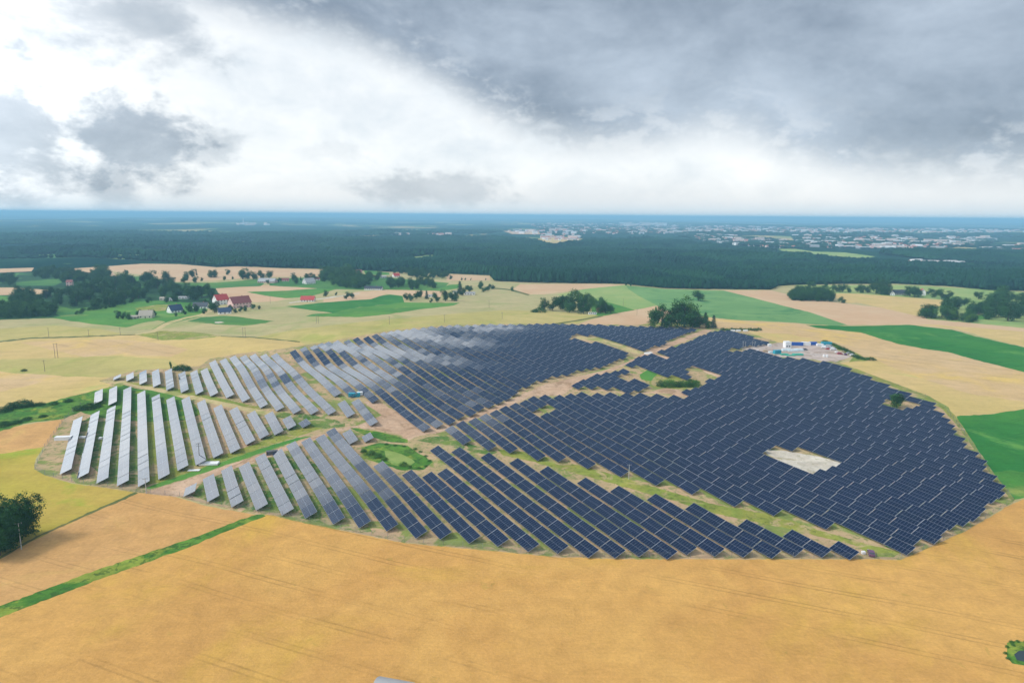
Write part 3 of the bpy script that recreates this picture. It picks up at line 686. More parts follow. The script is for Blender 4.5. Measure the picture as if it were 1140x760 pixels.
FRONT = [(213,540,210.5,549.5),(231.6,529.2,237.9,555.9),(252.3,521.7,264.1,559.8),(271.4,516.4,291.8,564.3),(289.8,507.9,320,568.7),(308,501.2,347,574),(323.3,492.7,378,580.5),(339.5,488.2,407.6,585.5),(355.3,484.8,438.2,588.6),(368,478.9,468.4,593.8),(419.4,514.4,498.9,598.6),(451.6,524.4,530.5,602),(473.3,526.4,563.1,606),(491,523.4,595.5,610.3),(482.2,497.8,629,613.2),(508.8,501.3,657.7,613.6),(541.4,507.6,687.3,614.2),(571.8,512.6,716.8,614.6),(607.4,523.4,744.5,615),(644.9,532.9,774,615.4),(682.4,542.8,803.5,616),(724.7,552.5,833.5,616),(769,563.8,862.5,616),(824.3,580.4,892.5,616),(876.4,592.8,921,616.3),(930.2,607.2,949,616.8)]
FRONT_SHORT = [(384.9,478.9,394.7,492.7),(408,484.5,410.5,488.5)]
def trace(rows, block, off=0):
    for i, (x0, y0, x1, y1) in enumerate(rows):
        a = ground([x1], [y1], 1.6)[0]; b = ground([x0], [y0], 1.6)[0]
        row_line(a, b, block, i + 1 + off)
trace(LEFT, 'left block'); trace(LEFT_SMALL, 'left corner pair')
trace(UPPER, 'upper left block'); trace(UPPER_SHORT, 'short rows by the cabin')
trace(FRONT, 'front block'); trace(FRONT_SHORT, 'short rows by the marsh')
def lattice(block, poly, holes, theta, ref, pitch=ROWP, first=1, lead=0.5):
    P = gpoly(poly, 1.6, 12, 0.0); H = [gpoly(h, 1.2, 8, 0.0) for h in holes]
    th = R(theta); v = np.array([-math.sin(th), math.cos(th)]); u = np.array([math.cos(th), math.sin(th)])
    r0 = ground([ref[0]], [ref[1]], 1.6)[0] @ u
    U = P @ u; Vv = P @ v
    k0 = math.ceil((U.min() - r0) / pitch); k1 = math.floor((U.max() - r0) / pitch)
    Pl = [tuple(p) for p in P]; Hl = [[tuple(p) for p in h] for h in H]
    row = first
    vs = np.arange(Vv.min(), Vv.max(), 0.75)
    for k in range(k0, k1 + 1):
        uu = r0 + k * pitch
        X = u[0] * uu + v[0] * vs; Y = u[1] * uu + v[1] * vs
        ins = inside(Pl, X, Y)
        for h in Hl:
            for du in (-1.2, 1.2): ins &= ~inside(h, X + u[0] * du, Y + u[1] * du)
        e = np.diff(np.concatenate([[0], ins.astype(int), [0]])); s0 = np.where(e == 1)[0]; s1 = np.where(e == -1)[0]
        cnt = 0
        for a, b in zip(s0, s1):
            L = (b - a) * 0.75
            n = int((L + TPITCH * 0.35) / TPITCH)
            st = vs[a] + (L - n * TPITCH) * lead
            for q in range(n):
                cnt += 1
                c = u * uu + v * (st + (q + 0.5) * TPITCH)
                TABLES.append((c, v, block, row, cnt))
        if cnt: row += 1
MAIN = [(499,490),(512,493),(526,492),(541,498),(556,499),(570,502.5),(588,503),(604,510.5),(622,509),(641,519.5),(660,518),(679,529),(700,528),(719,538.5),(742,538),(762,549.5),(786,549),(807,560.5),(832,561),(858,572.5),(884,573),(909,586.5),(938,588),(964,603.5),(986,606),(1010,617),(1030,606),(1060,590),(1090,572),(1118,552.5),(1117,547),(1105,530),(1092,512),(1079,500),(1066,481),(1049,462),(1040,451),(1020,443),(1005,436),(985,428),(965,419),(950,413),(925,405.5),(905,401),(885,399),(862,396.5),(845,391.5),(828,388.5),(830,385.5),(860,383),(845,378),(820,370.5),(806,368),(795,368.2),(782,373.5),(760,382.5),(740,389),(728,392.5),(745,396.5),(762,401.5),(786,409.5),(806,418.5),(795,421),(782,425),(789,427.6),(777,431.6),(757,435),(777,444),(757,441.5),(735,440),(716,438.7),(696,438.8),(676,438.8),(658,437.8),(643,437.8),(629,438.8),(612,441),(595,441.5),(575,448),(560,454.6),(536,463),(511,471),(495,478)]
MAIN_HOLES = [[(852,501),(864,499.5),(885,502),(905,504),(938,514),(933,521),(905,526.5),(878,518)], [(985,450),(990,446),(1003,446),(1020,451),(1017,456),(998,456)], [(598,460),(606,453),(613,452),(612,457),(602,463)], [(815,388),(829,388),(829,392),(815,391)]]
lattice('main block', MAIN, MAIN_HOLES, 26.0, (1010, 611))
lattice('clearing block behind the hedge', [(690,407.5),(717,394),(726,394),(750,400),(772,408),(766,412),(769,421.5),(757,421),(743,418),(733,414),(722,410.5),(706,408)], [], 26.0, (1010, 611))
lattice('clearing block beside the road', [(639,426),(660,417),(697,410),(702,416.5),(695,424),(708,420.5),(726,434),(704,437),(687,434),(662,432),(642,431)], [[(690,420),(703,416),(708,420),(697,425.5)]], 26.0, (1010, 611))
BACK = [(319,391),(340,387),(365,381),(392,377.5),(416,373),(440,368.3),(470,365),(500,362.8),(540,361.5),(600,361),(650,361.5),(700,363),(740,364.5),(776,367),(754,376.5),(737,383.5),(723,388),(714,390),(706,389),(680,380.5),(663,375.5),(655,373.2),(640,373),(640,377),(655,379),(680,383.5),(706,392),(698,397),(686,403),(670,408.5),(652,412.5),(635,416),(607,422),(586,431),(575,438),(566,444),(546,453),(526,462),(505,470),(489,474),(475,478),(457,476.5),(440,462),(428,453),(412,443),(400,439.5),(385,440.5),(366,441),(345,415)]
lattice('far block', BACK, [[(638,372.5),(663,374.2),(682,379.5),(708,388.3),(718,390.5),(712,396),(700,393.5),(678,385.5),(655,380),(638,378)]], 30.0, (312.5, 392.5))
print('tables', len(TABLES))

def tone_word(c, block):
    if block in ('left block', 'left corner pair', 'upper left block'): return 'pale grey'
    d = Vector((c[0], c[1], 0)) - Vector((0, 0, CAM_H))
    return 'dark blue' if d.dot(_R) / d.dot(_F) * FPX + 570 > 440 else 'grey'
def build_tables():
    V, F, MI, UV = slab_geo()
    me = bpy.data.meshes.new('panel_array'); me.from_pydata(V, [], F)
    for m in (M_GLASS, M_ALU, M_STEEL): me.materials.append(m)
    me.polygons.foreach_set('material_index', MI)
    uvl = me.uv_layers.new(name='UVMap'); uvl.data.foreach_set('uv', np.array(UV, np.float32).ravel())
    me.update()
    me_frame = frame_mb().mesh('support_frame', M_STEEL)
    me_posts = [post_mb(y).mesh('post', M_STEEL) for y in (-2.4, 0.0, 2.4)]
    C = np.array([t[0] for t in TABLES]); D = np.array([t[1] for t in TABLES])
    z1 = hgt(*(C + D * TL / 2).T); z0 = hgt(*(C - D * TL / 2).T); zc = (z0 + z1) / 2
    rs = np.random.RandomState(3)
    al = np.arctan2(z1 - z0, TL) + rs.normal(0, 0.011, len(C))
    dist = np.hypot(C[:, 0], C[:, 1])
    order = np.argsort(dist); ind = set(order[:300].tolist())
    # posts also as one small mesh for the far ones
    fv = list(V); ff = [tuple(f) for f in F]; fm = list(MI); fuv = list(UV)
    for y in (-2.4, 2.4):
        zt = tilt_pt(TW * 0.55, y, -0.1); b = len(fv); w = 0.09
        fv += [(zt[0] - w, y, -0.6), (zt[0] + w, y, -0.6), (zt[0] + w, y, zt[2] + 0.05), (zt[0] - w, y, zt[2] - 0.03)]
        fv += [(zt[0], y - w, -0.6), (zt[0], y + w, -0.6), (zt[0], y + w, zt[2]), (zt[0], y - w, zt[2])]
        ff += [(b, b + 1, b + 2, b + 3), (b + 4, b + 5, b + 6, b + 7)]; fm += [2, 2]; fuv += [(0, 0)] * 8
    fv = np.array(fv); nl = len(fuv)
    lp = np.concatenate([np.array(f) for f in ff]); tot = np.array([len(f) for f in ff])
    AV = []; n = 0; proto = None
    for i, (c, d, block, row, k) in enumerate(TABLES):
        ca, sa = math.cos(al[i]), math.sin(al[i])
        Y = np.array([d[0] * ca, d[1] * ca, sa]); X = np.array([d[1], -d[0], 0.0]); Zv = np.cross(X, Y)
        if i in ind:
            if proto is None:
                e = proto = empty('solar_table')
                link('panel_array', me, e); link('support_frame', me_frame, e)
                for mp in me_posts: link('post', mp, e)
                ch = list(e.children)
            else: e = copy_tree(proto, None, ch)
            e.matrix_world = Matrix(((X[0], Y[0], Zv[0], c[0]), (X[1], Y[1], Zv[1], c[1]), (X[2], Y[2], Zv[2], zc[i]), (0, 0, 0, 1)))
            tn = tone_word(c, block)
            if block == 'short rows by the marsh': lb = f'{tn} solar table, {ordinal(k)} from near end, {"longer" if row == 1 else "tiny"} row above the marsh'
            elif block == 'left corner pair': lb = f'{tn} solar table {ordinal(k)} from the near end in the {"left" if row == 1 else "right"} small row among grass'
            elif block == 'short rows by the cabin': lb = f'solar table {ordinal(k)} from the near end of the {"left" if row == 1 else "right"} short row above the junction'
            else: lb = f"{tn} solar table, {ordinal(k)} from near end, {block}'s {ordinal(row)} row from left"
            tag(e, lb, 'solar table', 'solar tables standing in long rows')
        else: AV.append(fv @ np.array([X, Y, Zv]) + np.array([c[0], c[1], zc[i]])); n += 1
    AV = np.concatenate(AV)
    loops = (lp[None, :] + (np.arange(n) * len(fv))[:, None]).ravel()
    st = np.concatenate([[0], np.cumsum(tot)[:-1]]); starts = (st[None, :] + (np.arange(n) * nl)[:, None]).ravel()
    mm = mesh_np('solar_table_field', AV, loops, starts, np.tile(tot, n), [M_GLASS, M_ALU, M_STEEL], np.tile(fm, n), np.tile(np.array(fuv), (n, 1)))
    o = link('solar_table_field', mm)
    tag(o, 'dense rows of dark blue solar tables filling the farther parts of the solar farm', 'solar tables', None, 'stuff')
build_tables()

# ------------------------------------------------------------------ trees
def leaf_mat(name, a, b_, rnd=0.55):
    m, t, b = new_mat(name)
    pos = t.node('ShaderNodeTexCoord').outputs['Object']
    c = nmix(t, t.ss(t.noise(pos, 0.45, 4, 0.7), 0.35, 0.65), c4(a), c4(b_))
    oi = t.node('ShaderNodeObjectInfo').outputs['Random']
    c = nmix(t, t.m('MULTIPLY', oi, rnd), c, c4([a[0] * 0.45, a[1] * 0.6, a[2] * 0.7]))
    t.l.new(c, b.inputs['Base Color']); b.inputs['Roughness'].default_value = 0.8; b.inputs['Specular IOR Level'].default_value = 0.15
    return m
M_LEAF = leaf_mat('foliage', (0.020, 0.080, 0.014), (0.055, 0.145, 0.024))
M_LEAF2 = leaf_mat('foliage_light', (0.055, 0.15, 0.025), (0.10, 0.205, 0.04), 0.3)
M_CONIF = leaf_mat('foliage_conifer', (0.014, 0.055, 0.024), (0.026, 0.080, 0.03))
M_BARK = simple('bark', (0.10, 0.075, 0.055), 0.9, 0, 0.3, 3)
def crown_mesh(name, seed, n_clump, n_leaf, leaf, shape, mat, base=0.18, wide=0.42, lobes=5):
    """unit tree, 1 high: leaf-sized faces gathered in clumps through the crown's volume"""
    rs = np.random.RandomState(seed)
    cl = []
    ctr = [(rs.uniform(-.5, .5) * wide, rs.uniform(-.5, .5) * wide, base + .16 + (.80 - base - .16) * (q_ + rs.uniform(0, .6)) / lobes, rs.uniform(.55, .85)) for q_ in range(lobes)]
    while len(cl) < n_clump:
        p = rs.uniform(-1, 1, 3)
        r = np.linalg.norm(p)
        if r > 1 or r < 0.45: continue
        if shape == 'round':
            q = ctr[rs.randint(lobes)]
            z = q[2] + p[2] * 0.26 * q[3] * 1.4; x = q[0] + p[0] * wide * 0.62 * q[3]; y = q[1] + p[1] * wide * 0.62 * q[3]
            if z < base or z > 0.985: continue
        elif shape == 'cone':
            h = rs.uniform(0, 1) ** 1.4; a = rs.uniform(0, 6.28); w = wide * 0.62 * (1 - h) ** 0.8 * rs.uniform(0.6, 1.05)
            x, y, z = w * math.cos(a), w * math.sin(a), base + h * (1 - base)
        else:
            x, y, z = p[0] * wide, p[1] * wide, abs(p[2]) * 0.9 + 0.02
        cl.append((x, y, z))
    cl = np.array(cl); k = n_leaf
    c = np.repeat(cl, k, 0)
    sc = leaf * 2.0
    off = rs.normal(0, 1, c.shape) * sc * np.array([1, 1, 0.75])
    P = c + off; n = len(P)
    P[:, 2] = np.maximum(P[:, 2], 0.015)
    out = P - np.array([0, 0, 0.5]); out /= np.linalg.norm(out, axis=1)[:, None] + 1e-6
    nn = out * 0.9 + rs.normal(0, 0.7, P.shape) + np.array([0, 0, 0.4]); nn /= np.linalg.norm(nn, axis=1)[:, None]
    t = np.cross(nn, rs.normal(0, 1, P.shape)); t /= np.linalg.norm(t, axis=1)[:, None]; b = np.cross(nn, t)
    s = leaf * rs.uniform(0.6, 1.3, (n, 1))
    V = np.empty((n, 4, 3)); V[:, 0] = P + t * s; V[:, 1] = P + b * s * .7; V[:, 2] = P - t * s * .9; V[:, 3] = P - b * s * .75
    return mesh_np(name, V.reshape(-1, 3), np.arange(n * 4), np.arange(n) * 4, np.full(n, 4), [mat])
def trunk_mesh(seed, base):
    rs = random.Random(seed); mb = MB()
    mb.bar((0, 0, -0.02), (0.01, 0, 0.38), 0.028, 0.018, 7); mb.bar((0.01, 0, 0.38), (0, 0.01, 0.72), 0.018, 0.006, 6)
    for k in range(6):
        a = k * 1.05 + rs.random(); z = 0.26 + 0.07 * k; r = 0.24 - 0.02 * k
        mb.bar((0.008, 0, z), (math.cos(a) * r, math.sin(a) * r, z + 0.16), 0.011, 0.004, 5)
    return mb.mesh('trunk', M_BARK)
TREE = {}
for i in range(5): TREE['round%d' % i] = (crown_mesh('crown', 10 + i, 170, 16, 0.026, 'round', M_LEAF, base=0.03), trunk_mesh(i, 0.2))
for i in range(2): TREE['light%d' % i] = (crown_mesh('crown', 30 + i, 150, 16, 0.028, 'round', M_LEAF2, base=0.03), trunk_mesh(9 + i, 0.2))
for i in range(2): TREE['cone%d' % i] = (crown_mesh('crown', 50 + i, 200, 12, 0.022, 'cone', M_CONIF, base=0.08, wide=0.36), trunk_mesh(19 + i, 0.2))
for i in range(2): TREE['big%d' % i] = (crown_mesh('crown', 70 + i, 620, 22, 0.0155, 'round', M_LEAF, base=0.02, wide=0.46, lobes=9), trunk_mesh(29 + i, 0.2))
BUSH = {'bush%d' % i: crown_mesh('foliage', 90 + i, 110, 14, 0.045, 'dome', [M_LEAF, M_LEAF2][i % 2], wide=0.75) for i in range(3)}
_rt = random.Random(11)
def tree(px, py, hpx, label, group, kind=None, wf=1.0, cat='tree'):
    """px, py: where its foot stands in the photograph; hpx: how tall it is there"""
    g = G(px, py); d = math.hypot(g.x, g.y)
    H = hpx * math.hypot(d, CAM_H) / FPX / 0.985
    H = min(H, 28)
    k = kind or 'round%d' % _rt.randrange(5)
    e = empty('tree' if not k.startswith('cone') else 'conifer', (g.x, g.y, g.z), _rt.uniform(0, 6.28))
    e.scale = (H * wf, H * wf, H)
    link('crown', TREE[k][0], e); link('trunk', TREE[k][1], e)
    tag(e, label, cat, group); return e
def bush(px, py, hpx, label, group=None, kind=None, wf=1.2, cat='bush'):
    g = G(px, py); H = hpx * math.hypot(g.x, g.y) / FPX
    k = kind or 'bush%d' % _rt.randrange(3)
    o = link('bush', BUSH[k]); o.location = (g.x, g.y, g.z - 0.1); o.rotation_euler = (0, 0, _rt.uniform(0, 6.28))
    o.scale = (H * wf, H * wf, H); tag(o, label, cat, group); return o
def grove(poly, n, h, label, group, kinds=('round0', 'round1', 'round2', 'round3', 'round4'), ordinals=False, seed=0, wf=1.15, mass=False):
    rs = np.random.RandomState(seed); xs = [p[0] for p in poly]; ys = [p[1] for p in poly]; out = []
    tries = 0
    while len(out) < n and tries < 20000:
        tries += 1
        x = rs.uniform(min(xs), max(xs)); y = rs.uniform(min(ys), max(ys))
        if not inside(poly, np.array([x]), np.array([y]))[0]: continue
        md = 0.75 * math.sqrt((max(xs) - min(xs)) * (max(ys) - min(ys)) * 3 / max(1, n)) * 0.35
        if any(abs(x - a) < md and abs(y - b) < md * .5 for a, b in out): continue
        out.append((x, y))
    out.sort()
    if mass:
        VV = []; n = 0
        for x, y in out:
            me = TREE[kinds[rs.randint(len(kinds))]][0]; co = np.empty(len(me.vertices) * 3, np.float32); me.vertices.foreach_get('co', co); co = co.reshape(-1, 3)
            g = G(x, y); H = min(h * rs.uniform(.75, 1.15) * math.hypot(g.x, g.y) / FPX, 26); a = rs.uniform(0, 6.28); ca, sa = math.cos(a) * H * wf, math.sin(a) * H * wf
            VV.append(np.column_stack([co[:, 0] * ca - co[:, 1] * sa + g.x, co[:, 0] * sa + co[:, 1] * ca + g.y, co[:, 2] * H + g.z]))
        V = np.concatenate(VV); nf = len(V) // 4
        o = link('tree_belt', mesh_np('tree_belt', V, np.arange(nf * 4), np.arange(nf) * 4, np.full(nf, 4), [M_LEAF]))
        tag(o, label, 'trees', None, 'stuff'); return
    for i, (x, y) in enumerate(out):
        lb = f'{ordinal(i + 1)} tree from the left in {label}' if ordinals else label
        tree(x, y, h * rs.uniform(0.75, 1.15), lb, group, kinds[rs.randint(len(kinds))], wf)
RL = ('round0', 'round1', 'round2', 'round3', 'round4', 'light0')
# foreground, left edge
g1 = 'trees at the edge of the yellow field'
tree(23, 602, 47, 'big dark green tree, the rightmost of the clump at the left edge', g1, 'big0', 0.82)
tree(6, 607, 38, 'dark green tree left of the biggest one, beside the pale pole', g1, 'big1', 0.95)
tree(-8, 612, 40, 'dark tree cut by the left edge of the photo', g1, 'big1', 1.15)
tree(13, 598, 38, 'dark tree at the back of the clump on the yellow field', g1, 'big0', 0.85)
tree(0, 618, 34, 'low dark tree at the near side of the clump at left edge', g1, 'big0', 1.1)
# farm island wood
grove([(605,345),(625,340),(650,340),(690,347),(694,349),(660,350),(630,349),(600,347)], 16, 15, 'the wood island behind the solar farm', 'trees of the wood island in the yellow field', RL, True, 4)
grove([(622,341),(640,338),(650,342),(628,344)], 3, 19, 'the taller back row of the wood island', 'taller trees of the wood island in the yellow field', RL, True, 5)
bush(595, 347.5, 4, 'low bush at the left tip of the wood island', 'bushes of the wood island', 'bush0', 1.6)
bush(601, 347.5, 6, 'second low bush from the left tip of the wood island', 'bushes of the wood island', 'bush2', 1.6)
# clump behind the farm
g2 = 'trees behind the far edge of the solar farm'
for i, (x, y, h, k, w) in enumerate([(728,364,22,'round1',1.1),(737,364,26,'round2',1.0),(745,364,19,'round0',1.1),(754,364,26,'round3',1.1),(762,364,30,'round4',1.15),(769,362,37,'light1',0.95),(771,365,20,'round1',1.0),(779,365,15,'round0',1.1),(786,365,14,'round2',1.0),(785,362,13,'cone0',1.2),(794,365,13,'cone1',1.1)]):
    tree(x, y, h, f'{ordinal(i + 1)} tree from the left in the clump behind the solar farm', g2, k, w)
tree(777.5, 335, 12.5, 'lone round tree on the dusty green field above the tree clump', None, 'round3', 1.35)
for i, x in enumerate(np.linspace(805, 845, 9)): bush(x, 367.6 + (i % 2) * .5, 3.4, f'{ordinal(i + 1)} bush from the left in the low hedge right of the tree clump', 'bushes of the low hedge behind the farm', None, 1.3)
# single trees and bushes about the farm
tree(997.5, 453.5, 16, 'lone dark round tree standing amid the solar rows near the right edge', None, 'round1', 1.3)
for i, (x, h) in enumerate([(736,8),(742,9),(748,9),(754,7.5),(759,8),(764,7),(769,9),(774,9)]): bush(x, 430 + .3 * (i % 2), h, f'{ordinal(i + 1)} dense green bush from the left in the clearing hedge', 'bushes of the hedge in the clearing', 'bush1' if i % 3 else 'bush0', 0.95)
for i, (x, y, h) in enumerate([(398,501,0),(405,503,5),(413,506,6.5),(421,509,6),(428,512,4.5),(449,518,5.5),(456,520,3.5)]):
    if h: bush(x, y, h, f'{ordinal(i)} leafy bush from the left round the marsh pond', 'bushes round the marsh pond', 'bush1', 1.25)
for i, (x, y) in enumerate([(462,500),(468,503),(474,508),(478,513),(474,519),(466,521),(440,496),(430,494.5),(450,497)]): bush(x, y, 2.2, f'{["lowest right","right","far right","upper right","near right","nearest","upper","upper left","top"][i]} small tussock on the marsh pond bank', 'tussocks on the marsh pond bank', 'bush1', 1.7)
for i, (x, y, h) in enumerate([(197,411.5,5),(203,411.5,6.5),(208,412,5)]): bush(x, y, h, f'{ordinal(i + 1)} bush from the left at the corner above the pale grey rows', 'bushes at the field corner above the farm', None, 1.4)
tree(190.5, 410.5, 8.5, 'small bare-looking tree beside the bushes above the pale grey rows', None, 'light0', 0.5)
bush(27, 413, 2.6, 'lone bush in the golden field at left', None, 'bush0', 1.5)
for i, (x, y, h) in enumerate([(15,454,6),(24,452,7),(33,452,5),(60,450,3.4),(76,447,3.4),(88,456,5),(98,455,6),(106,453,5),(18,471,4),(30,467,3.5),(4,458,5),(4,474,5),(48,464,3),(45,451,3.4)]):
    bush(x, y, h, f'dark bush in the green strip left of the grey rows, {ordinal(sorted([15,24,33,60,76,88,98,106,18,30,4,4.1,48,45]).index(x) + 1 + (1 if (x == 4 and y > 470) else 0))} from left', 'bushes in the green strip at left', 'bush0', 1.8)
for i, (x, y) in enumerate([(918,381.5),(922,383),(927,384.5),(932,387),(937,389),(942,391),(947,393.5),(953,397.5),(958,399.5),(964,400.5),(970,400.5)]): bush(x, y, 3.4, f'{ordinal(i + 1)} scrubby bush from the left along the bank beside the yard', 'bushes on the bank beside the yard', None, 1.7)
for i, (x, y) in enumerate([(1119,727),(1121,720),(1126,714.5),(1133,714),(1128,718),(1122,733),(1142,715)]): bush(x, y, 2.6, f'{ordinal(i + 1)} bush round the small dark pond in the lower right corner', 'bushes round the corner pond', 'bush1', 1.1)
# village trees
gv = 'trees of the village left of centre'
for i, (x, y, h) in enumerate([(132,354.5,8),(137,355,7),(143,355.5,7),(155,352,7.5),(172,352,7),(166,337,6),(186,337,7),(193,336,9),(200,331,11),(207,329,13),(214,334,14),(219,333,16),(225,331,14),(232,330,14),(236,336,13),(239,348,13),(229,342,8),(205,350,5),(212,347,9),(218,347,8),(228,349,6),(262,348,5),(268,347,6),(274,346,6),(282,344,6),(289,344,4),(196,352,4),(257,346,7)]):
    tree(x, y, h, f'{ordinal(i + 1)} dark tree among the village houses, counted from the meadow barn', gv, None, 1.2)
gu = 'field trees above the village'
for i, (x, y, h, k) in enumerate([(209,312,9,None),(214,309,9,None),(219,306.5,4,'cone0'),(205,315,7,None),(217,315,7,None),(225,313,4,None),(234,309,8,None),(240,308.5,8,None),(254,306,6,None),(250,312,5,None),(259,311,3.4,None),(270,311,12,None),(276,311,9,None),(282,311,8,None),(290,310,9,'round2'),(300,310,9,None),(313,313,4,None),(326,313,9,None),(330,316,8,None),(344,312,9,None),(350,312,7,None),(361,312,12,None),(298,316,5,None),(311,314,5,None),(335,312,4,'cone1')]):
    tree(x, y, h, f'{ordinal(i + 1)} small dark tree from the left on the tan field above the village', gu, k, 1.3 if h > 5 else 1.0)
tree(141, 307, 6.5, 'lone small tree on the pinkish strip above the left wood', None, 'round1', 0.9)
# big wood at left
WOOD_L = [([(85,322),(120,318),(165,312),(190,315),(198,322),(205,330),(190,334),(150,335),(110,345),(86,344),(75,338),(66,328)], 60, 12),
          ([(22,330),(60,326),(70,338),(60,345),(18,342),(8,336)], 20, 11), ([(0,346),(60,345),(64,352),(0,355),(-30,357),(-30,347)], 26, 11),
          ([(42,303),(70,304),(120,308),(110,317),(60,314),(40,309)], 22, 8), ([(105,305),(122,306),(122,311),(104,310)], 5, 10), ([(0,312),(18,312),(16,319),(0,319),(-20,320),(-20,312)], 8, 8)]
WN = ['the big dark wood left of the village', 'the round grove at the far left', 'the tree belt above the pale field at left edge', 'the belt of trees under the tan ridge', 'the dark knoll under the tan ridge', 'the far left grove']
for i, (p, n, h) in enumerate(WOOD_L):
    grove(p, n * (1 if i in (0, 1) else 2), h, f'dark broadleaf tree in {WN[i]}' if i in (0, 1) else f'dark trees massed in {WN[i]}', 'trees in ' + WN[i], seed=40 + i, wf=1.2, mass=i not in (0, 1))
grove([(85,349),(95,345),(123,340),(150,335.5),(150,337),(123,342),(95,348),(86,351)], 16, 4, 'low dark slanting hedge below the big wood', '', seed=50, wf=1.8, mass=True)
# groves in the middle distance
grove([(361,305),(385,302),(400,308),(420,310),(425,318),(400,322),(370,320),(360,314)], 70, 10, 'dark grove of trees left of the hill farm', '', seed=60, wf=1.2, mass=True)
grove([(433,317),(450,316),(485,317),(486,322),(434,323)], 16, 10, 'the belt behind the dark green field', 'trees in the belt behind the dark green field', seed=61, wf=1.2, ordinals=True)
grove([(440,303),(500,307),(498,311),(470,310),(440,306)], 30, 8, 'dark belt of trees in front of the forest beside the hill farm', '', seed=62, wf=1.2, mass=True)
grove([(515,322),(535,319),(550,322),(548,325),(525,326)], 10, 6, 'the low grove right of the white shed', 'trees in the low grove by the white shed', seed=63, wf=1.3, ordinals=True)
for i, (x, y, h, k) in enumerate([(452,334,8,None),(457,335,9,None),(464,333,10,None),(469,331,9,None),(475,333,9,'cone0'),(480,337,5,None),(486,336,11,None),(496,335,13,None),(503,335,12,'round4'),(508,335,10,None),(512,328,14,'cone0'),(515,329,9,None),(520,322,5,None),(386,333,8,None),(392,332,7,None),(374,329,4,None),(363,330,7,None)]):
    tree(x, y, h, f'{ordinal(i + 1)} tree of the row beside the bright green meadow and white shed', 'trees beside the bright green meadow', k, 1.1)
for i, (x, y, h) in enumerate([(502,311,5),(514,312,3),(518,312,3),(524,312,2.5),(541,312,2.5),(570.5,324,5.5),(697,318,3.5),(702,318.5,3.5)]):
    tree(x, y, h, f'{ordinal(i + 1)} small lone tree from the left along the field edge below the forest', 'small lone trees below the forest', None, 1.0)
# right side
grove([(881,331),(895,329),(918,330),(925,333),(928,336),(905,335),(882,335)], 60, 11, 'dark square grove below the forest at right', '', seed=70, wf=1.15, mass=True)
tree(937, 337, 6.5, 'small dark tree right of the square grove', None, 'round2', 1.4)
for i, (x, y, h) in enumerate([(931,325,9),(938,325,9),(944,325.5,6),(955,325,8),(961,326,8),(965,325.5,7),(975,327,13),(982,327.5,15),(988,328,14),(905,320,7),(918,321,6),(900,319,5)]):
    tree(x, y, h, f'{ordinal(i + 1)} tree of the line left of the right-hand farmhouse', 'trees of the line left of the right-hand farmhouse', None, 1.25)
for i, (x, y, h) in enumerate([(1013,330,11),(1018,331,12),(1022,330,9),(1034,328,6),(1041,331,9),(1048,333,10),(1056,333,8)]):
    tree(x, y, h, f'{ordinal(i + 1)} tree from the left right of the long dark farmhouse', 'trees right of the long dark farmhouse', None, 1.25)
grove([(1028,352),(1036,351),(1062,353),(1064,356),(1040,356),(1028,354)], 12, 13, 'the nearest grove on the right', 'trees of the nearest grove on the right', RL, True, 71, 1.25)
for i, (x, y, h) in enumerate([(1050,345,11),(1056,344,13),(1062,344,12),(1068,340,8),(1074,340,8),(1089,333,8)]):
    tree(x, y, h, f'{ordinal(i + 1)} tree from the left between the right-hand groves', 'trees between the right-hand groves', None, 1.25)
grove([(1070,357),(1090,356),(1090,359),(1072,359)], 7, 9, 'the low clump by the pale field at right', 'trees in the low clump at right', RL, True, 72, 1.2)
grove([(1076,350),(1088,346),(1095,350),(1084,352)], 6, 12, 'the clump left of the big right-hand wood', 'trees in the clump left of the right-hand wood', RL, True, 74, 1.2)
grove([(1095,345),(1110,335),(1140,333),(1180,340),(1180,362),(1140,362),(1115,358),(1100,356)], 46, 14, 'dark tree in the wood at the right edge', 'trees in the wood at the right edge', seed=73, wf=1.2)

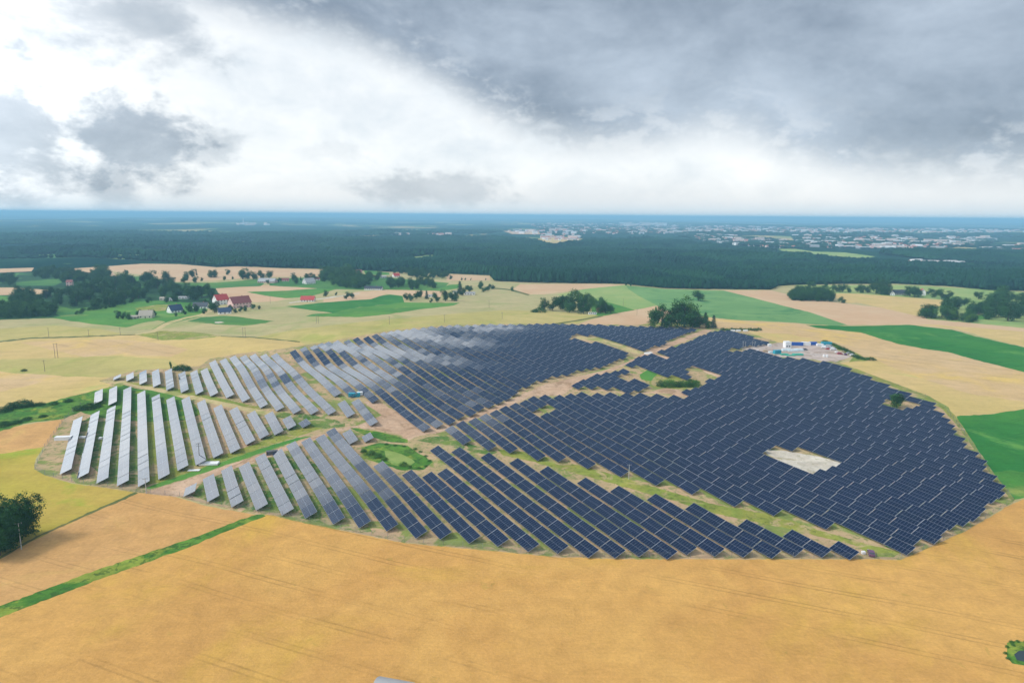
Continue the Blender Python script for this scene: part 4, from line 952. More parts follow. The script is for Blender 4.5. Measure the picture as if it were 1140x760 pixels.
# ------------------------------------------------------------------ forest: one mass of crowns
def forest_object(name, xy_poly, holes, label, dens, seed, mat, h0=14.0, rmin=0, rmax=1e9, front=False):
    rs = np.random.RandomState(seed)
    P = xy_poly; mn = P.min(0); mx = P.max(0)
    # sampled so that crowns grow wider apart with distance
    pts = []
    N = 260000
    a0 = np.arctan2(P[:, 0], P[:, 1]); r0 = np.hypot(P[:, 0], P[:, 1])
    A = rs.uniform(max(a0.min(), R(-42)), min(a0.max(), R(42)), int(N * dens / 10)); U = rs.uniform(0, 1, len(A))
    lo, hi = r0.min(), min(r0.max(), 9000.0)
    Rr = lo * (hi / lo) ** U            # log radius: crowns per pixel stays even
    X = np.sin(A) * Rr; Y = np.cos(A) * Rr
    keep = inside([tuple(p) for p in P], X, Y)
    for h in holes: keep &= ~inside([tuple(p) for p in h], X, Y)
    X, Y, Rr = X[keep], Y[keep], Rr[keep]
    n = len(X)
    w = np.clip(Rr * 0.0034, 2.6, 11) * rs.uniform(0.75, 1.3, n)
    H = h0 * rs.uniform(0.55, 1.2, n) * (1 + 0.22 * np.sin(X * 0.007 + Y * 0.004) * np.sin(Y * 0.009) + 0.16 * np.sin(Y * 0.017 - X * .006 + np.sin(X * .02)))
    # crown: an irregular eight-sided spindle with two rings
    k = 7; ang = np.arange(k) * 2 * math.pi / k
    rings = [(0.12, 0.55), (0.45, 1.0), (0.78, 0.62)]
    V = np.zeros((n, len(rings) * k + 1, 3))
    tw = rs.uniform(0, 6.28, n)
    for ri, (hz, rr) in enumerate(rings):
        for j in range(k):
            f = w * rr * rs.uniform(0.7, 1.25, n)
            V[:, ri * k + j, 0] = X + np.cos(ang[j] + tw) * f; V[:, ri * k + j, 1] = Y + np.sin(ang[j] + tw) * f
            V[:, ri * k + j, 2] = H * (hz + rs.uniform(-.05, .05, n))
    V[:, -1, 0] = X; V[:, -1, 1] = Y; V[:, -1, 2] = H
    V[:, :, 2] += hgt(X, Y)[:, None]
    F = []
    for ri in range(len(rings) - 1):
        for j in range(k):
            a, b = ri * k + j, ri * k + (j + 1) % k
            F.append((a, b, b + k)); F.append((a, b + k, a + k))
    t = (len(rings) - 1) * k
    for j in range(k): F.append((t + j, t + (j + 1) % k, len(rings) * k))
    F = np.array(F); nv = len(rings) * k + 1
    L = (F[None] + (np.arange(n) * nv)[:, None, None]).reshape(-1)
    nf = n * len(F)
    me = mesh_np(name, V.reshape(-1, 3), L, np.arange(nf) * 3, np.full(nf, 3), [mat])
    o = link(name, me); tag(o, label, 'forest', None, 'stuff'); print(name, n)
    return o
def forest_mat():
    m, t, b = new_mat('forest_canopy')
    pos = t.node('ShaderNodeNewGeometry').outputs['Position']
    n1 = t.noise(pos, 0.004, 5, 0.6, 0.5); n2 = t.noise(pos, 0.12, 2, 0.5)
    c = nmix(t, t.ss(n1, 0.4, 0.6), c4((0.002, 0.018, 0.016)), c4((0.009, 0.042, 0.022)))
    n3 = t.noise(t.mapping(pos, loc=(700, 40, 0)), 0.0055, 3, 0.5, 0.3)
    c = nmix(t, t.ss(n3, 0.56, 0.585), c, c4((0.014, 0.055, 0.022)))
    c = nmix(t, t.m('MULTIPLY', t.ss(n2, 0.4, 0.7), 0.7), c, c4((0.013, 0.058, 0.026)))
    t.l.new(c, b.inputs['Base Color']); b.inputs['Roughness'].default_value = 0.95; b.inputs['Specular IOR Level'].default_value = 0.05
    return m
M_FOREST = forest_mat()
_cl = [gpoly(p, 0, 3, 0.5, 300 + i) for i, (n, m, p) in enumerate(CLEAR)]
forest_object('forest', gpoly(FOREST, 0, 6, 0.8, 77), _cl, 'dark blue green forest stretching across the land behind the fields', 4, 1, M_FOREST)
FAR_WOODS = [[(-300,289),(0,288),(100,284),(160,281),(160,277),(100,279),(0,283),(-300,284)],
 [(-300,262),(0,262),(120,259),(260,260),(400,258),(500,256.5),(560,258),(545,260.5),(480,260.5),(400,263),(330,266),(260,271),(200,276),(140,277),(90,272),(0,272),(-300,274)],
 [(760,259.5),(900,260.5),(1000,261),(1140,261),(1400,262),(1400,264.5),(1140,264),(1000,263),(900,262.5),(800,262)],
 [(980,283),(1060,281),(1140,284),(1400,290),(1400,297),(1140,295),(1040,290)], [(800,250.5),(1140,251),(1400,252),(1400,256),(1140,256),(900,254)]]
_fw = []
for i, p in enumerate(FAR_WOODS):
    o = forest_object('far_forest', gpoly(p, 0, 8, 0.8, 90 + i), _cl, ['far blue wood at the left edge beyond the main forest', 'wide far wood dimmed by haze on the left half of the horizon', 'wooded belt between the town and the main forest', 'wood below the town at the right edge', 'thin dark wooded belt behind the town'][i], 1, 20 + i, M_FOREST)

# ------------------------------------------------------------------ houses
M_WHITE = simple('white_plaster', (0.78, 0.77, 0.74), 0.8, 0, 0.05)
M_CREAM = simple('cream_plaster', (0.66, 0.58, 0.46), 0.8, 0, 0.06)
M_PINK = simple('pink_plaster', (0.66, 0.44, 0.40), 0.8, 0, 0.06)
M_GREYW = simple('grey_render', (0.42, 0.41, 0.39), 0.8, 0, 0.08)
M_BRICK = simple('red_brick', (0.33, 0.13, 0.09), 0.85, 0, 0.15)
M_RRED = simple('red_tiles', (0.42, 0.045, 0.04), 0.6, 0, 0.12)
M_RBROWN = simple('maroon_tiles', (0.22, 0.06, 0.055), 0.65, 0, 0.12)
M_RDARK = simple('dark_slate', (0.035, 0.045, 0.06), 0.6, 0, 0.12)
M_RBLUE = simple('blue_slate', (0.02, 0.045, 0.10), 0.5, 0, 0.1)
M_RGREY = simple('grey_sheet_roof', (0.33, 0.33, 0.33), 0.6, 0, 0.1)
M_THATCH = simple('weathered_roof', (0.36, 0.32, 0.26), 0.9, 0, 0.15)
M_WIN = simple('window_pane', (0.03, 0.035, 0.045), 0.15, 0, 0.1)
M_DOOR = simple('brown_door', (0.12, 0.07, 0.04), 0.6)
def house(px, py, wpx, label, wall=M_WHITE, roof=M_RRED, yaw=0.0, ratio=0.62, hw=3.0, pitch=42, storeys=1, cat='house', name='house', chimney=True):
    g = G(px, py); d = math.hypot(math.hypot(g.x, g.y), CAM_H)
    L = wpx * d / FPX; Wd = min(L * ratio, 13.0)
    e = empty(name, (g.x, g.y, g.z - 0.15), yaw)
    h = hw * storeys
    rise = Wd / 2 * math.tan(R(pitch))
    b = MB(); b.prism([(-Wd / 2, -0.4), (Wd / 2, -0.4), (Wd / 2, h), (0, h + rise), (-Wd / 2, h)], -L / 2, L / 2); b.build('wall', wall, e)
    r = MB(); o = 0.45; t = 0.22
    for s in (-1, 1):
        sl = math.tan(R(pitch)); y1 = s * (Wd / 2 + o)
        pr = [(0, h + rise + 0.02), (y1, h - o * sl + 0.02), (y1, h - o * sl + t), (0, h + rise + t + 0.05)]
        r.prism(pr, -L / 2 - 0.4, L / 2 + 0.4)
    ro = r.build('roof', roof, e)
    if chimney:
        c = MB(); c.box(L * 0.15, L * 0.15 + 0.8, 0.3, 1.1, h + rise * 0.5, h + rise + 1.1); c.build('chimney', M_BRICK, ro)
    nwin = max(2, int(L / 3.2))
    for st_ in range(storeys):
        z = 1.0 + st_ * hw
        for k in range(nwin):
            x = -L / 2 + (k + 0.5) * L / nwin
            if st_ == 0 and k == nwin // 2:
                dd = MB(); dd.box(x - .5, x + .5, -Wd / 2 - 0.04, -Wd / 2 + .02, 0.1, 2.2); dd.build('door', M_DOOR, e); continue
            w = MB(); w.box(x - .55, x + .55, -Wd / 2 - 0.03, -Wd / 2 + .02, z, z + 1.3); w.build('window', M_WIN, e)
    for s in (-1, 1):
        for y in (-Wd * .22, Wd * .22):
            w = MB(); w.box(s * L / 2 - .03, s * L / 2 + .03, y - .5, y + .5, 1.0, 2.3); w.build('window', M_WIN, e)
        w = MB(); w.box(s * L / 2 - .03, s * L / 2 + .03, -.5, .5, h + rise * .25, h + rise * .25 + 1.1); w.build('window', M_WIN, e)
    tag(e, label, cat, 'houses and barns among the fields'); return e
HOUSES = [
 (195,347.5,12,'white gabled house with a blue-black roof at the meadow\'s edge',M_WHITE,M_RBLUE,0.9,.8,2.9,46,1),
 (224,343,14,'long white house with a dark roof behind the village street',M_WHITE,M_RDARK,0.1,.6,2.8,40,1),
 (246,338.5,13,'tall house with a bright red roof among the village trees',M_WHITE,M_RRED,0.9,.75,3,46,2),
 (267,342,20,'biggest village house with broad maroon roof and pale gable',M_PINK,M_RBROWN,0.85,.7,3,46,2),
 (250,349,12,'low white house with navy roof nearest the village road',M_WHITE,M_RBLUE,0.5,.7,2.5,42,1),
 (163.5,353.5,12,'square beige barn with weathered roof on the meadow',M_CREAM,M_THATCH,0.2,.8,2.8,44,1),
 (149,354.5,8,'small grey shed left of the beige meadow barn',M_GREYW,M_THATCH,0.15,.6,2.2,25,1),
 (205,332.5,9,'flat white shed behind the village under the trees',M_WHITE,M_RGREY,0.05,.6,2.4,14,1),
 (189,334.5,7,'white shed at the end of the left wood',M_WHITE,M_RGREY,0.1,.6,2.3,20,1),
 (182,334,6,'cream barn between trees at the end of the left wood',M_CREAM,M_THATCH,0.2,.7,2.6,30,1),
 (210,327,5,'small tan hut behind the white village shed',M_CREAM,M_THATCH,0.2,.7,2.6,30,1),
 (343,335.5,14,'white farmhouse with red roof standing alone by the green strip',M_WHITE,M_RRED,0.1,.6,2.8,40,1),
 (298,314.5,18,'long pinkish white farmhouse with grey roof above the green strip',M_PINK,M_RGREY,-0.1,.5,2.6,34,1),
 (318,313,7,'small red roofed house by the trees above the tan field',M_PINK,M_RBROWN,0.2,.6,2.8,38,1),
 (344,315.5,11,'white gabled house left of the dark grove',M_WHITE,M_RGREY,0.8,.8,2.9,42,1),
 (353,312,6,'small brown roofed cottage behind the white gabled house',M_WHITE,M_RBROWN,0.1,.6,2.8,38,1),
 (397,318.5,10,'white gabled farmhouse beside the long dark-roofed barn',M_WHITE,M_RGREY,0.8,.8,3,42,1),
 (416,322.5,19,'long low barn with dark roof and white front',M_WHITE,M_RDARK,-0.05,.4,2.6,30,1),
 (523,328,12,'white shed with pale roof right of the conifers',M_WHITE,M_RGREY,0,.6,3,12,1),
 (507,327,5,'small white cottage half hidden by the conifers',M_WHITE,M_RGREY,.4,.7,2.6,38,1),
 (480,330.5,6,'tiny white hut by the tan strip',M_WHITE,M_RGREY,.1,.6,2.6,20,1),
 (442,298.5,9,'white hilltop house in front of the forest',M_WHITE,M_RGREY,0.5,.8,3,40,2),
 (434,298.5,4,'small white outbuilding left of the hilltop house',M_WHITE,M_RGREY,0.5,.8,3,30,1),
 (441,308.5,7,'white cottage with red roof below the hilltop house',M_WHITE,M_RRED,0.6,.8,3,44,1),
 (427,309.5,6,'grey white barn left of the red roofed cottage',M_GREYW,M_RGREY,.1,.6,3,25,1),
 (398,303.5,9,'long house with red roof at the forest edge',M_BRICK,M_RBROWN,.1,.5,3,34,1),
 (386,304,5,'small white house at the forest edge left of the red roof',M_WHITE,M_RGREY,.1,.6,3,34,1),
 (482,308,3,'tiny white gable at the forest foot',M_WHITE,M_RGREY,1.2,.8,3,44,1),
 (668.5,347.5,7,'small maroon farmhouse half hidden behind the wood island',M_BRICK,M_RBROWN,.4,.7,3,44,1),
 (1001,328,14,'long dark-roofed farmhouse at right between big trees',M_GREYW,M_RDARK,0,.5,2.8,40,1),
 (993,328.5,5,'white gabled house left of the long dark farmhouse',M_WHITE,M_RGREY,1.2,.8,3,44,1),
 (1026.5,328.5,6,'white gabled house right of the big round tree',M_WHITE,M_RRED,1.2,.8,3,44,2),
 (87,332,5,'white gable showing among the trees of the left wood',M_WHITE,M_RGREY,1.2,.8,3,46,2),
 (78,318,5,'pinkish roofed cottage behind the left wood',M_PINK,M_RBROWN,.2,.7,3,44,2),
]
for (x, y, w, lb, wl, rf, yw, rt, hw, pt, stn) in HOUSES: house(x, y, w, lb, wl, rf, yw, rt, hw, pt, stn, chimney=w > 8)

# ------------------------------------------------------------------ the distant town
M_TW = [simple('far_wall_%s' % n, c, 0.85, 0, 0.1) for n, c in (('white', (0.74, 0.73, 0.72)), ('cream', (0.64, 0.50, 0.43)), ('grey', (0.36, 0.36, 0.37)))]
M_TR = [simple('far_roof_%s' % n, c, 0.8, 0, 0.1) for n, c in (('red', (0.42, 0.17, 0.13)), ('grey', (0.30, 0.29, 0.30)), ('pale', (0.50, 0.49, 0.48)))]
def town_geo(L, Wd, h, rise):
    V = [(-L/2,-Wd/2,-1),(L/2,-Wd/2,-1),(L/2,Wd/2,-1),(-L/2,Wd/2,-1),(-L/2,-Wd/2,h),(L/2,-Wd/2,h),(L/2,Wd/2,h),(-L/2,Wd/2,h),(-L/2,0,h+rise),(L/2,0,h+rise)]
    F = [(0,1,5,4),(1,2,6,9,5),(2,3,7,6),(3,0,4,8,7),(4,5,9,8),(6,7,8,9)]
    return V, F, [0, 0, 0, 0, 1, 1]
TOWN = [([(562,256),(600,256.5),(640,258),(640,262),(600,262),(570,259)], 30), ([(590,249),(660,248),(700,250),(750,253),(750,260),(690,261),(640,260),(600,256)], 260),
 ([(690,248),(742,248.5),(742,251.5),(690,252)], 120), ([(742,251),(830,252),(900,254),(900,259),(830,260),(745,260)], 380), ([(880,254),(1000,254),(1140,256),(1140,259),(1000,259),(900,260)], 240),
 ([(750,262),(800,261),(870,268),(905,275),(880,277),(830,274),(780,268)], 110), ([(880,262),(1010,264),(1060,270),(1060,276),(980,278),(920,276),(890,271)], 220), ([(1050,266),(1100,264),(1110,270),(1080,275),(1055,275)], 120),
 ([(1090,276),(1140,273),(1180,276),(1180,287),(1140,286),(1095,283)], 110), ([(992,291),(1040,293),(1070,296.5),(1020,296)], 16), ([(600,264.5),(645,263),(645,267),(610,268)], 40), ([(262,247),(300,249),(300,251),(262,251)], 14), ([(400,258),(500,259),(500,262),(430,262)], 18), ([(20,266),(60,265),(60,270),(20,271)], 14)]
def build_town():
    rs = np.random.RandomState(8); it = []
    for zi, (p, n) in enumerate(TOWN):
        n = int(n * 1.7)
        xs = [q[0] for q in p]; ys = [q[1] for q in p]; c = 0
        while c < n:
            x = rs.uniform(min(xs), max(xs), 40); y = rs.uniform(min(ys), max(ys), 40)
            for a, b in zip(x, y):
                # streets: leave gaps so the town comes in patches
                if inside(p, np.array([a]), np.array([b]))[0] and math.sin(a * 0.35 + zi) + math.sin(b * 1.7 + a * 0.11) + rs.normal(0, .5) > -0.6 and c < n:
                    it.append((a, b, zi)); c += 1
    P = ground([i[0] for i in it], [i[1] for i in it]); Z = hgt(P[:, 0], P[:, 1]); D = np.hypot(P[:, 0], P[:, 1])
    kinds = []; geos = []
    for k in range(9):
        L, Wd, h, ri = [(13, 9, 4, 4), (16, 10, 5, 4.5), (11, 9, 6, 3.6), (36, 13, 11, 1.2), (50, 26, 7, 1.5), (15, 10, 4.5, 5), (42, 12, 14, 1.0), (14, 11, 6, 4), (24, 12, 5, 4)][k]
        g = town_geo(L, Wd, h, ri); me = bpy.data.meshes.new('house_shell'); me.from_pydata(g[0], [], g[1])
        wm, rm = [(0, 0), (1, 0), (0, 1), (0, 2), (2, 2), (1, 1), (1, 2), (0, 0), (1, 0)][k]
        me.materials.append(M_TW[wm]); me.materials.append(M_TR[rm]); me.polygons.foreach_set('material_index', g[2]); kinds.append(me); geos.append((g, wm, rm))
    names = {0: 'white house with red roof', 1: 'cream house with red roof', 2: 'white house with grey roof', 3: 'long pale apartment block', 4: 'wide grey hall with flat pale roof', 5: 'cream house with grey roof', 6: 'cream apartment block', 7: 'square white house with red roof', 8: 'long cream house with red roof'}
    zone = {0: 'on the left fringe of the distant town', 1: 'in the left quarter of the distant town', 2: 'in the bright centre of the distant town', 3: 'in the middle of the distant town', 4: 'in the long far row of the town', 5: 'on the wooded near fringe of the town', 6: 'in the near right part of the town', 7: 'on the rise at the town\'s right', 8: 'in the suburb at the right edge', 9: 'in the hamlet inside the forest at right', 10: 'beside the forest clearing below the town', 11: 'of the hazy factory on the left horizon', 12: 'in the hazy hamlet left of the town', 13: 'in the hazy hamlet at far left'}
    order = np.argsort(D); near = set(order[:300].tolist())
    big = D > 5200
    VV = []; FF = []; MM = []; nb = 0
    for i in range(len(it)):
        zi = it[i][2]
        pk = [.2, .16, .14, .1, .05, .1, .05, .1, .1]
        if zi in (2, 11): pk = [.05, .05, .05, .35, .15, .05, .25, .025, .025]
        k = rs.choice(9, p=pk); s = rs.uniform(0.7, 1.05) * (1.0 if D[i] < 4500 else 1.1); a = rs.uniform(-.6, .6)
        if i in near:
            o = link('house' if k not in (3, 4, 6) else 'apartment_block', kinds[k]); o.location = (P[i, 0], P[i, 1], Z[i]); o.rotation_euler = (0, 0, a); o.scale = (s, s, s)
            tag(o, f'tiny {names[k]} {zone[zi]}', 'house' if k not in (3, 4, 6) else 'building', f'{names[k]}s {zone[zi]}')
        else:
            (V, F, Mi), wm, rm = geos[k]
            ca, sa = math.cos(a) * s, math.sin(a) * s
            for v in V: VV.append((P[i, 0] + v[0] * ca - v[1] * sa, P[i, 1] + v[0] * sa + v[1] * ca, Z[i] + v[2] * s))
            for f, m in zip(F, Mi): FF.append(tuple(nb + q for q in f)); MM.append(wm if m == 0 else 3 + rm)
            nb += len(V)
    me = bpy.data.meshes.new('town_buildings'); me.from_pydata(VV, [], FF)
    for m in M_TW + M_TR: me.materials.append(m)
    me.polygons.foreach_set('material_index', MM)
    o = link('town_buildings', me); tag(o, 'hazy mass of pale and reddish buildings of the town near the horizon', 'town', None, 'stuff')
build_town()
for zi in (1, 3, 5, 6, 7, 8):
    p = TOWN[zi][0]
    forest_object('town_trees', gpoly(p, 0, 8, 0.5, 500 + zi), [], f'dark trees scattered among the roofs, {ordinal(zi + 1)} patch of the hazy town', 0.2, 60 + zi, M_FOREST, 9.0)
def chimney_stack(px, py, hpx, label):
    g = G(px, py); H = hpx * math.hypot(g.x, g.y) / FPX
    mb = MB(); mb.bar((0, 0, -1), (0, 0, H), H * .07, H * .045, 10); mb.bar((0, 0, H), (0, 0, H * 1.03), H * .055, H * .055, 10)
    o = mb.build('factory_chimney', M_TW[0]); o.location = g; tag(o, label, 'chimney')
chimney_stack(271, 250, 6, 'hazy white factory chimney on the left horizon')

# ------------------------------------------------------------------ poles
M_WOODP = simple('weathered_pole', (0.20, 0.16, 0.12), 0.9, 0, 0.2, 4)
M_CONC = simple('concrete_pole', (0.42, 0.41, 0.38), 0.85, 0, 0.1, 4)
M_INS = simple('insulator', (0.35, 0.3, 0.26), 0.4)
def pole(px, py, hpx, label, mat=M_WOODP, double=False, group='power line poles across the fields', arms=1, yaw=0.3):
    g = G(px, py); H = hpx * math.hypot(g.x, g.y) / FPX; H = min(max(H, 6.5), 12.5)
    e = empty('power_pole', g, yaw)
    for s in ((-0.9, 0.9) if double else (0,)):
        mb = MB(); mb.bar((s, 0, -0.5), (s * (0.6 if not double else 1), 0, H), 0.17, 0.11, 8); mb.build('post', mat, e)
    for k in range(arms):
        z = H - 0.35 - k * 1.1
        a = MB(); w = 1.5 if double else 1.0; a.box(-w, w, -0.07, 0.07, z - .07, z + .07); ar = a.build('crossarm', M_STEEL, e)
        for x in (-w + .1, 0, w - .1):
            i = MB(); i.bar((x, 0, z + .07), (x, 0, z + .38), 0.07, 0.05, 8); i.build('insulator', M_INS, ar)
    tag(e, label, 'power pole', group)
pole(24, 611, 27, 'pale concrete pole with crossarm beside the dark trees at left edge', M_CONC, False)
pole(63, 398.5, 14, 'wooden pole in the golden field at upper left', M_WOODP, True)
pole(50, 413.5, 11, 'thin wooden pole left of the grey rows in the golden field')
pole(54.5, 375.7, 9, 'wooden pole on the dark field border at left')
pole(99, 375, 7, 'faint wooden pole right of the field border pole')
pole(134, 373, 7, 'faint wooden pole left of the village track')
pole(176, 379, 6, 'short wooden pole by the olive green wedge')
pole(272, 376, 11, 'twin-legged wooden pole below the dark green meadow oval', M_WOODP, True)
pole(353.5, 360, 9, 'twin-legged wooden pole above the far left solar rows', M_WOODP, True)
pole(301, 338, 8, 'wooden pole between the tan field and the red roofed farmhouse')
pole(433.5, 361, 9, 'wooden pole behind the farm below the bright green meadow')
pole(495, 359, 9, 'wooden pole right of the bright green meadow')
pole(544.5, 343, 9, 'wooden pole left of the wood island')
pole(559, 355, 7, 'short wooden pole just behind the far solar rows')
pole(694, 341, 9, 'wooden pole on the pale green field right of the wood island')
pole(709, 351, 7, 'wooden pole on the tan field left of the tree clump')
pole(222, 510, 17, 'dark twin-armed pole among the pale grey rows', M_WOODP, False, 'power line poles across the fields', 2)
pole(700, 533, 16, 'slender concrete pole on the grass strip in mid farm', M_CONC, False)
pole(828, 392, 12, 'left of the two pale masts by the construction yard', M_CONC, True, 'masts by the construction yard', 2, 0.1)
pole(838.5, 392, 12, 'right of the two pale masts by the construction yard', M_CONC, True, 'masts by the construction yard', 2, 0.1)
pole(163, 549, 4, 'short concrete pole at the near end of the fifth grey row', M_CONC)

# ------------------------------------------------------------------ containers, vehicles and clutter of the yard
M_CB = simple('container_blue', (0.015, 0.10, 0.42), 0.5, 0, 0.1); M_CW = simple('container_white', (0.78, 0.78, 0.77), 0.5, 0, 0.06)
M_CT = simple('container_teal', (0.02, 0.30, 0.40), 0.5, 0, 0.1); M_CG = simple('green_mat', (0.05, 0.38, 0.27), 0.7, 0, 0.15); M_CR = simple('red_paint', (0.40, 0.03, 0.04), 0.4, 0, 0.1)
M_TYRE = simple('tyre', (0.02, 0.02, 0.02), 0.9); M_CAB = simple('cabin_grey', (0.10, 0.10, 0.11), 0.6, 0, 0.1); M_SILV = simple('silver_paint', (0.45, 0.46, 0.48), 0.35, 0.3, 0.05); M_PUR = simple('plum_paint', (0.14, 0.05, 0.12), 0.35)
M_PAL = simple('pallet_wood', (0.42, 0.32, 0.2), 0.9, 0, 0.2, 3); M_FILM = simple('wrapped_pallet', (0.62, 0.72, 0.74), 0.3, 0, 0.12, 1)
def container(px, py, label, mat, L=6.1, yaw=0.1, Wd=2.45, H=2.6, cat='container', name='container', group='containers of the construction yard', windows=False):
    g = G(px, py); e = empty(name, g, yaw)
    b = MB(); n = 22
    for s in (-1, 1):                      # corrugated long sides
        y = s * Wd / 2
        for k in range(n):
            x0 = -L / 2 + 0.12 + k * (L - .24) / n; x1 = x0 + (L - .24) / n
            b.box(x0, (x0 + x1) / 2, min(y, y - s * 0.06), max(y, y - s * 0.06), 0.12, H - 0.1)
    b.box(-L / 2 + .03, L / 2 - .03, -Wd / 2 + .07, Wd / 2 - .07, 0.1, H - .05); b.build('shell', mat, e)
    f = MB()
    for x in (-L / 2, L / 2 - .12):
        for y in (-Wd / 2 - .01, Wd / 2 - .11): f.box(x, x + .12, y, y + .12, 0, H)
    for z in (0, H - .12):
        for y in (-Wd / 2 - .012, Wd / 2 - .108): f.box(-L / 2 + .12, L / 2 - .12, y, y + .12, z, z + .12)
    f.build('corner_frame', mat, e)
    d = MB(); d.box(L / 2 - .02, L / 2 + .03, -1.1, -.02, .2, H - .2); d.build('door', mat, e)
    d = MB(); d.box(L / 2 - .02, L / 2 + .03, .02, 1.1, .2, H - .2); d.build('door', mat, e)
    if windows:
        for x in (-L * .25, L * .2):
            w = MB(); w.box(x - .6, x + .6, -Wd / 2 - .03, -Wd / 2 + .01, 1.0, 2.0); w.build('window', M_WIN, e)
    tag(e, label, cat, group); return e
def car(px, py, label, mat, kind='car', yaw=0.3, group='vehicles parked in the yard'):
    g = G(px, py); e = empty({'car': 'parked_car', 'van': 'parked_van'}[kind], g, yaw)
    if kind == 'car':
        prof = [(-2.15, .35), (2.1, .35), (2.15, .75), (1.2, .95), (.55, 1.42), (-1.1, 1.45), (-1.9, 1.0), (-2.15, .9)]; Wd = .88; gl = [((.62, 1.36), (1.12, 1.0)), ((-1.18, 1.38), (-1.82, 1.02))]; side = [(-1.5, 1.0), (1.0, 1.0), (.5, 1.34), (-1.05, 1.36)]
    else:
        prof = [(-2.7, .35), (2.6, .35), (2.65, .95), (2.05, 1.2), (1.4, 2.15), (-2.6, 2.25), (-2.7, 2.0)]; Wd = .97; gl = [((1.46, 2.06), (2.0, 1.27)), ((-2.69, 1.95), (-2.72, 1.3))]; side = [(.5, 1.3), (1.85, 1.3), (1.35, 2.0), (.5, 2.02)]
    b = MB(); b.prism([(p[0], p[1]) for p in prof], -Wd, Wd, axis='y'); bo = b.build('body', mat, e)
    for (a, c) in gl:
        w = MB(); w.prism([(a[0], a[1]), (c[0], c[1]), (c[0] + (.05 if c[0] > 0 else -.05), c[1] + .02), (a[0] + (.05 if a[0] > 0 else -.05), a[1] + .02)], -Wd + .12, Wd - .12, axis='y'); w.build('windscreen', M_WIN, e)
    for s in (-1, 1):
        w = MB(); y = s * Wd; w.prism(side, min(y, y + s * .02), max(y, y + s * .02), axis='y'); w.build('side_window', M_WIN, e)
    xw = 1.35 if kind == 'car' else 1.7
    for x in (-xw, xw):
        for s in (-1, 1):
            w = MB(); w.bar((x, s * (Wd - .2), .33), (x, s * (Wd + .02), .33), .33, n=14); wh = w.build('wheel', M_TYRE, e)
            r = MB(); r.bar((x, s * (Wd + .015), .33), (x, s * (Wd + .04), .33), .19, n=10); r.build('rim', M_SILV, wh)
    for s in (-1, 1):
        l = MB(); fx = prof[1][0] + .03; l.box(fx - .05, fx + .03, s * .62 - .16, s * .62 + .16, .62, .78); l.build('headlight', M_CW, e)
    tag(e, label, 'car' if kind == 'car' else 'van', group)
def stack(px, py, label, L, Wd, H, mat, yaw=0.1, name='pallet_stack', cat='pallets', base=True):
    g = G(px, py); e = empty(name, g, yaw)
    if base:
        b = MB()
        for k in range(5): b.box(-L / 2, L / 2, -Wd / 2 + k * Wd / 5, -Wd / 2 + k * Wd / 5 + Wd / 7, .1, .16)
        for x in (-L / 2, 0, L / 2 - .12): b.box(x, x + .12, -Wd / 2, Wd / 2, 0, .1)
        b.build('pallet', M_PAL, e)
    c = MB(); rs = random.Random(int(px * 7)); z = .165
    while z < H:
        j = rs.uniform(-.08, .08); t = H / rs.choice((2, 3, 3)) ; c.box(-L / 2 + .05 + j, L / 2 - .05 + j, -Wd / 2 + .05, Wd / 2 - .05, z, min(z + t - .02, H + .1)); z += t
    c.build('load', mat, e); tag(e, label, cat, 'stacks of material in the yard')
container(876, 386.8, 'square white site office, tallest box in the yard', M_CW, 5.0, 0.15, 4.4, 5.2, 'site office', 'site_office', None, True)
container(882.5, 384.2, 'bright blue container just right of the white office', M_CB, 6.1, -0.05)
container(889.5, 384.4, 'bright blue container left of the white pair', M_CB, 6.1, -0.05)
container(895, 383.9, 'white container between the blue ones, left of two', M_CW, 4.2, -0.05)
container(899.2, 384.2, 'white container between the blue ones, right of two', M_CW, 4.0, 0.0)
container(905, 383.8, 'dark blue container right of the white pair', M_CB, 6.1, 0.0)
container(912.5, 385, 'low white container right of the dark blue one', M_CW, 5.4, 0.1, 2.4, 1.9)
container(920, 384, 'teal container at the back right of the yard', M_CT, 8.5, -0.2)
container(865, 393.6, 'teal container at the near left corner of the yard', M_CT, 6.1, 0.35, 2.45, 2.9)
container(856.5, 385.5, 'small white cabin on the left side of the yard', M_CW, 2.5, 0.1, 2.2, 2.0, 'cabin', 'cabin', None)
car(918, 387.4, 'white van parked at the right end of the containers', M_CW, 'van', -0.2)
car(923.5, 386.5, 'silver van behind the white vans', M_SILV, 'van', -0.3)
car(927.5, 389.5, 'white van with red neighbour on the right of the yard', M_CW, 'van', 0.15)
car(922, 389, 'dark red car between the white vans', M_CR, 'car', -0.2)
car(935, 394.3, 'dark red car near the bank of the yard', M_CR, 'car', 0.1)
car(941, 395, 'plum coloured car beside the silver ones near the bank', M_PUR, 'car', 1.3)
car(945, 393.8, 'silver car near the bank at the yard\'s right end', M_SILV, 'car', 0.4)
car(949, 395.6, 'white car last on the right of the yard', M_CW, 'car', 0.2)
car(896, 389.6, 'dark car alone on the open gravel of the yard', M_CAB, 'car', 0.0)
